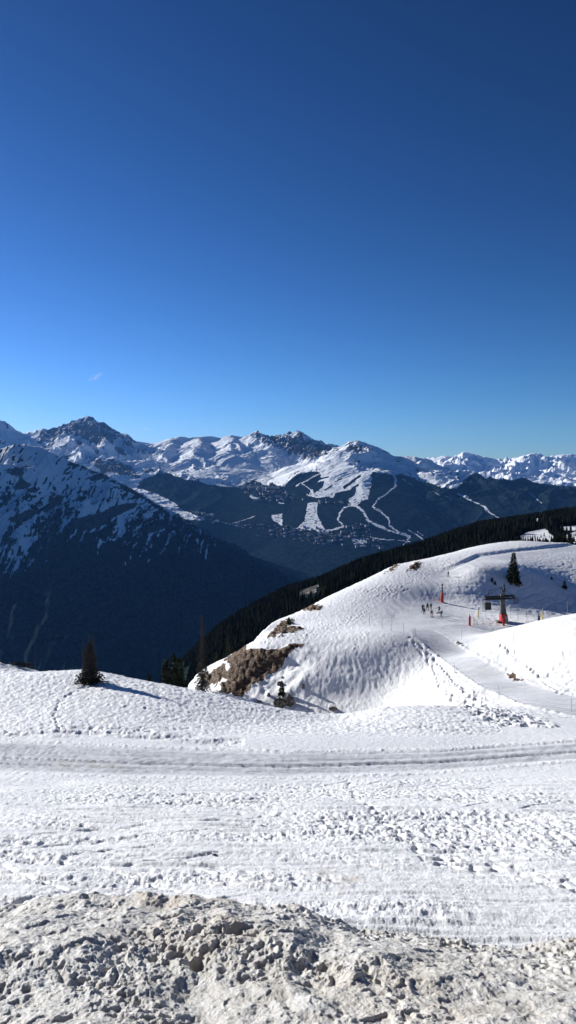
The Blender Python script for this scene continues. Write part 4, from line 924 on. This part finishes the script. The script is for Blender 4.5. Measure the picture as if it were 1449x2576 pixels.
# padded posts
def post(x, yb, yt, guess, wpx, m, label, cap=0, name='padded_post', kind='post'):
    p = at(x, yb, guess); u_ = (p[1] * ca - p[2] * sa) / F; H = (yb - yt) * u_
    t = empty(name, p, 0, label, kind); r = wpx * u_ / 2
    mb = MB(); n = 14; prof = [(0, r * .9), (.03, r), (.5, r * 1.03), (.95, r * .98), (1.0, r * .8)]
    mb.tube([(0, 0, -.2)] + [(0, 0, H * a) for a, _ in prof], [r * .9] + [b for _, b in prof], n); mb.build('padding', m, t, True)
    mb = MB()
    for k in (.22, .5, .78): mb.tube([(0, 0, H * k - .02), (0, 0, H * k + .02)], r * 1.06, n)
    mb.build('strap', m_dark, t)
    if cap: mb = MB(); mb.tube([(0, 0, H), (0, 0, H + cap * u_)], .06, 8); mb.build('pole', m_dark, t)
    return t, H, u_
post(1181.5, 1574, 1550, 118, 5.4, m_red, 'red padded post standing alone left of the lift pylon', 6)
post(1267, 1573.5, 1546, 117, 5.6, m_red, 'red padded post directly in front of the lift pylon', 3)
post(1355.5, 1561, 1549, 121, 5.5, m_dark, 'dark padded post half hidden behind the snow hump right of the pylon', 9)
t, H, u_ = post(1112, 1515, 1492, 138, 7.5, m_redorange, 'slender lift mast with orange-red padded foot behind the skiers', 0, 'lift_mast', 'mast')
mb = MB(); mb.tube([(0, 0, H), (.02, 0, H + 22 * u_)], [.12, .09], 8); mb.box((0, 0, H + 20 * u_), (7 * u_, .2, 2.2 * u_)); mb.box((0, 0, H + 12 * u_), (3.5 * u_, .25, 2 * u_)); mb.tube([(0, 0, H + 20 * u_), (.1, 0, H + 26 * u_)], .05, 6); mb.box((.05, 0, H + 5 * u_), (2.5 * u_, .2, 5 * u_)); mb.build('upper_mast', m_dark, t)
# stakes and poles
def stake(x0, yb, x1, yt, guess, rpx, m, label, name='piste_stake', stripe=None):
    p = at(x0, yb, guess); u_ = (p[1] * ca - p[2] * sa) / F; H = (yb - yt) * u_; dx = (x1 - x0) * u_; r = rpx * u_ / 2
    mb = MB(); n = 6; lean_y = .04 * H
    seg = [(-.3 / max(H, .1)), .1, .35, .5, .65, .8, .9, 1.0]
    mb.tube([(dx * k, lean_y * k, H * k) for k in seg], [r * (1.05 - .15 * max(k, 0)) for k in seg], n)
    mb.tube([(dx, lean_y, H), (dx, lean_y, H + .03)], [r * 1.25, r * .9], n)
    for k in (.5, .93): mb.tube([(dx * k, lean_y * k, H * k - .02), (dx * k, lean_y * k, H * k + .02)], r * 1.3, n)
    o = mb.build(name, [m]); o.location = p; return tag(o, label, 'pole')
ST = [(929.5, 1573, 929.5, 1544, 118, .9, m_wood, 'tan marker stake, leftmost on the flat terrace'), (961.5, 1582, 961.5, 1555, 116, .9, m_grey, 'grey marker stake second from the left on the terrace'), (984, 1587, 986, 1553, 115, 1.0, m_wood, 'slightly leaning tan stake, third from the left'),
      (1015, 1597, 1015, 1567, 112, 1.1, m_yel, 'yellow stake where the groomed road leaves the terrace'), (1040, 1618, 1041, 1584, 102, 1.1, m_wood, 'left stake of the crossed pair at the head of the groomed road'), (1048, 1615, 1044, 1581, 102, 1.1, m_wood, 'right, left-leaning stake of the pair at the head of the groomed road'),
      (1026.5, 1541, 1026.5, 1523, 127, .6, m_grey, 'thin grey rod on the terrace left of the skiers'), (992, 1554, 992, 1536, 122, .6, m_grey, 'thin grey rod above the third stake'), (1161.5, 1610, 1161.5, 1583, 108, .8, m_grey, 'thin grey pole on the hump left of the middle'), (1292.5, 1617, 1292.5, 1591, 92, .9, m_grey, 'thin grey pole on the rim of the right hump'),
      (1256, 1748, 1253.5, 1723, 75, .7, m_grey, 'thin grey rod on the lower edge of the groomed road'), (1438, 1790, 1438, 1757, 64, 1.0, m_grey, 'grey pole beside the groomed road at the right edge'),
      (1192.5, 1572, 1192, 1553, 118, 2.2, m_yel, 'short thick yellow post beside the red post'), (1201, 1574, 1200, 1552, 118, .6, m_grey, 'thin rod right of the short yellow post'), (1240, 1549, 1240, 1542, 128, .5, m_grey, 'tiny rod in the shade left of the pylon'),
      (1303, 1559, 1300, 1539, 126, .5, m_dark, 'first thin rod right of the pylon'), (1324, 1556, 1323.5, 1538, 128, .5, m_dark, 'second thin rod right of the pylon'), (1322, 1565, 1333, 1545, 122, .6, m_red, 'red rod leaning far to the right behind the pylon'), (1387, 1549, 1388, 1540, 132, .6, m_dark, 'tiny dark rod in the shade beyond the hump'),
      (1428, 1541, 1427, 1515, 140, 1.6, m_grey, 'thick pale pole in the shaded bowl at the right'), (1428, 1532, 1433, 1520, 140, .7, m_dark, 'dark stick leaning against the thick pale pole'), (1412, 1543, 1412, 1533, 138, .6, m_grey, 'small rod left of the thick pale pole'), (1401, 1537, 1393, 1519, 140, .6, m_dark, 'dark rod leaning left in the shaded bowl'),
      (1320, 1388, 1320, 1378, 195, .8, m_grey, 'tiny pole beside the high track'), (1106, 1514, 1108, 1495, 138, .5, m_wood, 'thin leaning cane left of the lift mast')]
for s in ST: stake(*s)
def tallpole(x, yb, yt, guess, label):
    p = at(x, yb, guess); u_ = (p[1] * ca - p[2] * sa) / F; H = (yb - yt) * u_; t = empty('marker_post', p, 0, label, 'pole')
    mb = MB(); mb.tube([(0, 0, -.3), (0, 0, H * .6)], .10, 8); mb.build('lower_tube', m_yel, t, True); mb = MB(); mb.tube([(0, 0, H * .6), (0, 0, H)], .09, 8); mb.build('upper_tube', m_grey, t, True); mb = MB(); mb.tube([(0, 0, H), (0, 0, H + .3)], .03, 6); mb.build('rod', m_dark, t)
tallpole(1365, 1559, 1531, 123, 'yellow and grey marker post right of the dark padded post')
p = at(1203.5, 1553, 124); u_ = (p[1] * ca - p[2] * sa) / F
t = empty('sign_post', p, 0, 'pale blue square sign on a short yellow post left of the pylon', 'sign')
mb = MB(); mb.tube([(0, 0, -.2), (0, 0, 19 * u_)], .09, 8); mb.build('post', m_yel, t, True); mb = MB(); mb.box((0, -.12, 23 * u_), (4.6 * u_, .04, 6.5 * u_)); mb.build('panel', m_sign, t, bevel=.01); mb = MB(); mb.tube([(0, -.05, 17 * u_), (0, -.05, 26 * u_)], .03, 6); mb.build('bracket', m_dark, t)
# low rope fence between the red posts and behind the pylon
def rope_fence(pts, label, net=False):
    ps = [at(*a) for a in pts]; o0 = ps[0]; t = empty('rope_fence', o0, 0, label, 'fence')
    for a in ps:
        mb = MB(); a_ = a - o0; mb.tube([a_ + Vector((0, 0, -.2)), a_ + Vector((0, 0, .75))], .018, 5); mb.build('post', m_dark, t)
    for hz_ in (.25, .68):
        mb = MB()
        for a, b_ in zip(ps[:-1], ps[1:]):
            a_ = a - o0; c_ = b_ - o0; mb.tube([a_.lerp(c_, k / 4) + Vector((0, 0, hz_ - .12 * math.sin(math.pi * k / 4))) for k in range(5)], .012, 4, cap=False)
        mb.build('rope', m_net if net else m_dark, t)
rope_fence([(1198, 1573, 118), (1215, 1572, 118), (1233, 1572, 118), (1250, 1572, 118), (1264, 1572, 118)], 'low orange rope fence between the two red padded posts', True)
rope_fence([(1284, 1556, 126), (1303, 1555, 127), (1324, 1554, 128), (1343, 1556, 126)], 'low dark rope fence behind the pylon on the right')
# small net frame on the face
p = at(1148, 1694, 87); u_ = (p[1] * ca - p[2] * sa) / F; mb = MB()
for a, b_ in (((-4, 0), (-4, 25)), ((-4, 1), (27, 1)), ((-4, 2.2), (20, 1.6)), ((12, 0), (12, 4))): mb.tube([(a[0] * u_, 0, a[1] * u_), (b_[0] * u_, .3, b_[1] * u_)], .018, 5)
o = mb.build('fallen_fence', m_grey); o.location = p; tag(o, 'thin rod and fallen cord on the slope below the groomed road', 'fence')

# ================================================================== PEOPLE
m_skin = simple('skin', (.45, .26, .18), (.40, .22, .15), 8)
def cloth(n, c_): return simple(n, c_, tuple(v * .7 for v in c_), 6, .8, .2)
m_blk = cloth('black_cloth', (.012, .012, .014)); m_nav = cloth('navy_cloth', (.014, .022, .045)); m_grn = cloth('green_cloth', (.05, .06, .015)); m_brn = cloth('brown_cloth', (.05, .022, .016)); m_pink = cloth('pink_cloth', (.62, .25, .26)); m_boot = cloth('boot', (.02, .02, .02)); m_hel = simple('helmet', (.02, .02, .022), (.03, .03, .035), 4, .35, .5); m_ski = simple('ski', (.03, .03, .035), (.25, .05, .04), 2, .4, .4); m_white = simple('white_gear', (.75, .75, .75), (.6, .6, .6), 3)
def person(x, yb, guess, hpx, face, jk, tr, label, arms='down', legs='stand', skis=True, lie=False, poles=False, tilt=0, hel=None):
    p = at(x, yb, guess); u_ = (p[1] * ca - p[2] * sa) / F; sc = hpx * u_ / 1.76
    J = dict(pel=(0, 0, .95), sp=(0, 0, 1.15), ch=(0, .01, 1.36), nk=(0, 0, 1.50), hd=(0, -.02, 1.61), ht=(0, -.01, 1.70))
    spread = .10 if legs == 'stand' else .2
    for s, n in ((-1, 'l'), (1, 'r')):
        J['hip' + n] = (s * .10, 0, .90); J['kn' + n] = (s * (.10 + spread * .5), -.05 if legs != 'ski' else -.16, .50); J['an' + n] = (s * (.10 + spread), .02, .10); J['to' + n] = (s * (.11 + spread), -.18, .05)
        J['sh' + n] = (s * .20, 0, 1.42)
        if arms == 'down': J['el' + n] = (s * .27, .02, 1.14); J['wr' + n] = (s * .29, -.05, .90); J['ha' + n] = (s * .29, -.08, .80)
        elif arms == 'up': J['el' + n] = (s * .36, -.14, 1.26); J['wr' + n] = (s * .16, -.26, 1.44); J['ha' + n] = (s * .08, -.27, 1.50)
        elif arms == 'reach':
            if s < 0: J['el' + n] = (-.40, -.10, 1.26); J['wr' + n] = (-.60, -.18, 1.18); J['ha' + n] = (-.68, -.2, 1.14)
            else: J['el' + n] = (.27, .02, 1.14); J['wr' + n] = (.24, -.12, .96); J['ha' + n] = (.22, -.18, .90)
        else: J['el' + n] = (s * .30, -.02, 1.16); J['wr' + n] = (s * .34, -.24, 1.08); J['ha' + n] = (s * .34, -.32, 1.06)
    RAD = dict(pel=.15, sp=.14, ch=.165, nk=.06, hd=.095, ht=.075, hip=.10, kn=.068, an=.055, to=.045, sh=.075, el=.052, wr=.04, ha=.045)
    keys = list(J); ed = [('pel', 'sp'), ('sp', 'ch'), ('ch', 'nk'), ('nk', 'hd'), ('hd', 'ht')]
    for n in 'lr': ed += [('pel', 'hip' + n), ('hip' + n, 'kn' + n), ('kn' + n, 'an' + n), ('an' + n, 'to' + n), ('ch', 'sh' + n), ('sh' + n, 'el' + n), ('el' + n, 'wr' + n), ('wr' + n, 'ha' + n)]
    # five short glove fingers on each hand
    base_n = len(keys)
    co = [Vector(J[k]) for k in keys]; rad = [RAD.get(k, RAD.get(k[:-1], .05)) for k in keys]; E = [(keys.index(a), keys.index(b_)) for a, b_ in ed]
    for n, s in (('l', -1), ('r', 1)):
        h_ = Vector(J['ha' + n]); d = (h_ - Vector(J['wr' + n])).normalized(); sd_ = d.cross(Vector((0, 1, .2))).normalized()
        for k in range(5):
            L = (.055, .075, .08, .075, .06)[k]; o_ = (k - 2) * .02
            v_ = h_ + sd_ * o_ * 1.6 + d * (L if k else L * .5) + (sd_ * -.03 if k == 0 else Vector((0, -.015, 0)))
            co.append(v_); rad.append(.011); E.append((keys.index('ha' + n), len(co) - 1))
    me = bpy.data.meshes.new('tmp'); me.from_pydata(co, E, []); o = bpy.data.objects.new('tmp', me); col.objects.link(o)
    sk = o.modifiers.new('skin', 'SKIN'); ss = o.modifiers.new('sub', 'SUBSURF'); ss.levels = 1; ss.render_levels = 1
    for i, vv in enumerate(me.skin_vertices[0].data): vv.radius = (rad[i], rad[i]); vv.use_root = (i == 0)
    dg = bpy.context.evaluated_depsgraph_get(); dg.update(); m2 = bpy.data.meshes.new_from_object(o.evaluated_get(dg)); bpy.data.objects.remove(o)
    m2.name = 'body'; m2.materials.clear()
    for mm in (tr, jk, m_skin, m_boot): m2.materials.append(mm)
    for f in m2.polygons:
        z = f.center.z; f.material_index = 3 if z < .22 else 0 if z < .86 and abs(f.center.x) < .26 else 2 if z > 1.52 and abs(f.center.x) < .13 else 1; f.use_smooth = True
    t = empty('person', p, face, label, 'person'); t.scale = (sc,) * 3; 
    if tilt: t.rotation_euler = (0, tilt, face) if not lie else (R(-80), 0, face)
    if lie: t.rotation_euler = (R(-78), 0, face); t.location = p + Vector((0, 0, .22))
    b_ = bpy.data.objects.new('body', m2); col.objects.link(b_); b_.parent = t
    # helmet, goggles, nose
    bm = bmesh.new(); bmesh.ops.create_uvsphere(bm, u_segments=16, v_segments=10, radius=1)
    for v_ in bm.verts: v_.co = Vector((v_.co.x * .115, v_.co.y * .135 + .01, max(v_.co.z, -.25) * .125 + 1.665))
    hm_ = bpy.data.meshes.new('helmet'); bm.to_mesh(hm_); bm.free(); hm_.materials.append(hel or m_hel); [setattr(f, 'use_smooth', True) for f in hm_.polygons]
    h2 = bpy.data.objects.new('helmet', hm_); col.objects.link(h2); h2.parent = t
    mb = MB(); mb.box((0, -.115, 1.645), (.15, .04, .06)); mb.build('goggles', m_blk, t, bevel=.015)
    if skis:
        for n, s in (('l', -1), ('r', 1)):
            a_ = J['an' + n]; mb = MB(); pts = [(a_[0], .70, .02), (a_[0], .3, .015), (a_[0], -.6, .015), (a_[0], -.80, .03), (a_[0], -.92, .10)]
            for c0_, c1_ in zip(pts[:-1], pts[1:]):
                A_1 = Vector(c0_); B_1 = Vector(c1_); wv_ = Vector((.045, 0, 0)); up = Vector((0, 0, .02))
                mb.add([A_1 - wv_, A_1 + wv_, B_1 + wv_, B_1 - wv_, A_1 - wv_ + up, A_1 + wv_ + up, B_1 + wv_ + up, B_1 - wv_ + up], [(3, 2, 1, 0), (4, 5, 6, 7), (0, 1, 5, 4), (1, 2, 6, 5), (2, 3, 7, 6), (3, 0, 4, 7)])
            mb.build('ski', m_ski, t)
    if poles:
        for n, s in (('l', -1), ('r', 1)):
            a_ = Vector(J['ha' + n]); mb = MB(); e_ = Vector((a_.x + s * .08, a_.y + .25, .02)); mb.tube([a_ + Vector((0, 0, .08)), e_], .014, 6); mb.tube([e_ + Vector((0, 0, .07)), e_ + Vector((0, 0, .09))], .05, 8); mb.build('ski_pole', m_blk, t)
    return t
person(1063.4, 1543, 125, 23, R(150), m_blk, m_blk, 'tall person in black with both hands raised to the face, leftmost of the group', 'up', skis=False)
person(1067.3, 1546.3, 124, 18, R(170), m_nav, m_blk, 'shorter person in dark clothes standing in front of the tall one', 'down', skis=False)
person(1075.2, 1536.5, 129, 20, R(20), m_brn, m_blk, 'skier in a dark brown jacket standing with legs apart behind the group', 'down', 'wide', skis=True)
person(1084, 1534, 131, 17.5, R(200), m_blk, m_blk, 'skier in black at the back of the group, just left of the lift mast', 'down', skis=False)
person(1104.8, 1542.4, 127, 18, R(-20), m_nav, m_nav, 'person in navy reaching one arm out to the left', 'reach', 'ski')
person(1110, 1552.2, 122, 19, R(-70), m_nav, m_blk, 'dark-clad skier leaning back on skis, rightmost of the group', 'front', 'ski', tilt=R(12))
person(1086, 1552.8, 122, 19.5, R(160), m_blk, m_pink, 'skier with black jacket and pink trousers nearest to the camera', 'down', skis=True)
person(1098, 1547.5, 124, 17, R(-65), m_grn, m_grn, 'person in dark green lying on the snow beside the skier in pink', 'down', skis=False, lie=True, hel=m_white)
person(1127.5, 1452, 152, 15, R(190), m_grn, m_blk, 'lone skier standing on the track above the group', 'front', poles=True)

# ================================================================== WISPS OF CLOUD
def wisp(x0, y0, x1, y1, Y, th_, label, dens):
    a = Vector(P(x0, y0, Y)); b_ = Vector(P(x1, y1, Y)); c_ = (a + b_) / 2; L = (b_ - a).length / 2
    bm = bmesh.new(); bmesh.ops.create_icosphere(bm, subdivisions=3, radius=1); me = bpy.data.meshes.new('cloud'); bm.to_mesh(me); bm.free()
    o = bpy.data.objects.new('cloud', me); col.objects.link(o); o.location = c_; o.scale = (L, L * .5, th_); o.rotation_euler = (0, -math.atan2(b_.z - a.z, b_.x - a.x), 0)
    m = bpy.data.materials.new('cloud'); m.use_nodes = True; n = m.node_tree; n.nodes.clear(); vo_ = n.nodes.new('ShaderNodeVolumePrincipled'); ou = n.nodes.new('ShaderNodeOutputMaterial'); n.links.new(vo_.outputs[0], ou.inputs['Volume'])
    tc = n.nodes.new('ShaderNodeTexCoord'); ln = n.nodes.new('ShaderNodeVectorMath'); ln.operation = 'LENGTH'; n.links.new(tc.outputs['Object'], ln.inputs[0])
    mr = n.nodes.new('ShaderNodeMapRange'); n.links.new(ln.outputs['Value'], mr.inputs[0]); mr.inputs[1].default_value = 1; mr.inputs[2].default_value = .1; mr.inputs[3].default_value = 0; mr.inputs[4].default_value = 1
    mp = n.nodes.new('ShaderNodeMapping'); n.links.new(tc.outputs['Object'], mp.inputs[0]); mp.inputs['Scale'].default_value = (2.2, 1, 1.5)
    nz_ = n.nodes.new('ShaderNodeTexNoise'); n.links.new(mp.outputs[0], nz_.inputs['Vector']); nz_.inputs['Scale'].default_value = 1.6; nz_.inputs['Detail'].default_value = 4
    mr2 = n.nodes.new('ShaderNodeMapRange'); n.links.new(nz_.outputs['Fac'], mr2.inputs[0]); mr2.inputs[1].default_value = .45; mr2.inputs[2].default_value = .7
    mu = n.nodes.new('ShaderNodeMath'); mu.operation = 'MULTIPLY'; n.links.new(mr.outputs[0], mu.inputs[0]); n.links.new(mr2.outputs[0], mu.inputs[1]); mu2 = n.nodes.new('ShaderNodeMath'); mu2.operation = 'MULTIPLY'; n.links.new(mu.outputs[0], mu2.inputs[0]); mu2.inputs[1].default_value = dens
    n.links.new(mu2.outputs[0], vo_.inputs['Density']); vo_.inputs['Color'].default_value = (1, 1, 1, 1)
    me.materials.append(m); return tag(o, label, 'cloud')
wisp(218, 960, 264, 936, 32000, 140, 'faint white wisp of cloud in the lower left sky', .004)
wisp(346, 1080, 384, 1079, 34000, 60, 'small faint cloud just above the ridge saddle', .004)


# ================================================================== LIGHT, SKY, HAZE
SUN_AZ, SUN_EL = R(53), R(19.5)
sd = Vector((-math.sin(SUN_AZ) * math.cos(SUN_EL), math.cos(SUN_AZ) * math.cos(SUN_EL), math.sin(SUN_EL)))
sl = bpy.data.lights.new('sun', 'SUN'); sl.energy = 4.7; sl.angle = R(.5); sl.color = (1, .982, .945)
so = bpy.data.objects.new('sun', sl); col.objects.link(so); so.rotation_euler = sd.to_track_quat('Z', 'Y').to_euler()
wd = bpy.data.worlds.new('World'); scene.world = wd; wd.use_nodes = True
nt = wd.node_tree; bg = nt.nodes['Background']; sky = nt.nodes.new('ShaderNodeTexSky')
sky.sky_type = 'NISHITA'; sky.sun_disc = False; sky.sun_elevation = SUN_EL; sky.sun_rotation = -SUN_AZ
sky.altitude = 2000; sky.air_density = 1.0; sky.dust_density = .5; sky.ozone_density = 3.0
ga = nt.nodes.new('ShaderNodeGamma'); ga.inputs[1].default_value = 1.8; nt.links.new(sky.outputs[0], ga.inputs[0])      # tone response of the sky, in radiance only
v1 = nt.nodes.new('ShaderNodeVectorMath'); v1.operation = 'MULTIPLY'; v1.inputs[1].default_value = (.104, .139, .142); nt.links.new(ga.outputs[0], v1.inputs[0])
v2 = nt.nodes.new('ShaderNodeVectorMath'); v2.operation = 'MULTIPLY_ADD'; v2.inputs[1].default_value = (.04, .07, .01); v2.inputs[2].default_value = (1, 1, 1); nt.links.new(v1.outputs[0], v2.inputs[0])
v3 = nt.nodes.new('ShaderNodeVectorMath'); v3.operation = 'DIVIDE'; nt.links.new(v1.outputs[0], v3.inputs[0]); nt.links.new(v2.outputs[0], v3.inputs[1])
nt.links.new(v3.outputs[0], bg.inputs[0]); bg.inputs[1].default_value = .1
HZ0, HZ1 = -1168.0, TOPZ + 25
me = bpy.data.meshes.new('haze'); bm = bmesh.new(); bmesh.ops.create_cube(bm, size=1); bm.to_mesh(me); bm.free()
hz = bpy.data.objects.new('haze', me); col.objects.link(hz); hz.scale = (60000, 60000, HZ1 - HZ0); hz.location = (0, 0, (HZ0 + HZ1) / 2)
mh = bpy.data.materials.new('haze'); mh.use_nodes = True; nt = mh.node_tree; nt.nodes.clear()
vo = nt.nodes.new('ShaderNodeVolumePrincipled'); out = nt.nodes.new('ShaderNodeOutputMaterial'); nt.links.new(vo.outputs[0], out.inputs['Volume'])
vo.inputs['Color'].default_value = (.12, .36, .90, 1); vo.inputs['Density'].default_value = 1.1e-5; vo.inputs['Anisotropy'].default_value = .2
me.materials.append(mh); hz['kind'] = 'stuff'; hz.display_type = 'WIRE'
scene.view_settings.view_transform = 'Standard'; scene.view_settings.look = 'None'; scene.view_settings.exposure = .78; scene.view_settings.gamma = 1
scene.cycles.max_bounces = 6; scene.cycles.diffuse_bounces = 3; scene.cycles.volume_bounces = 1
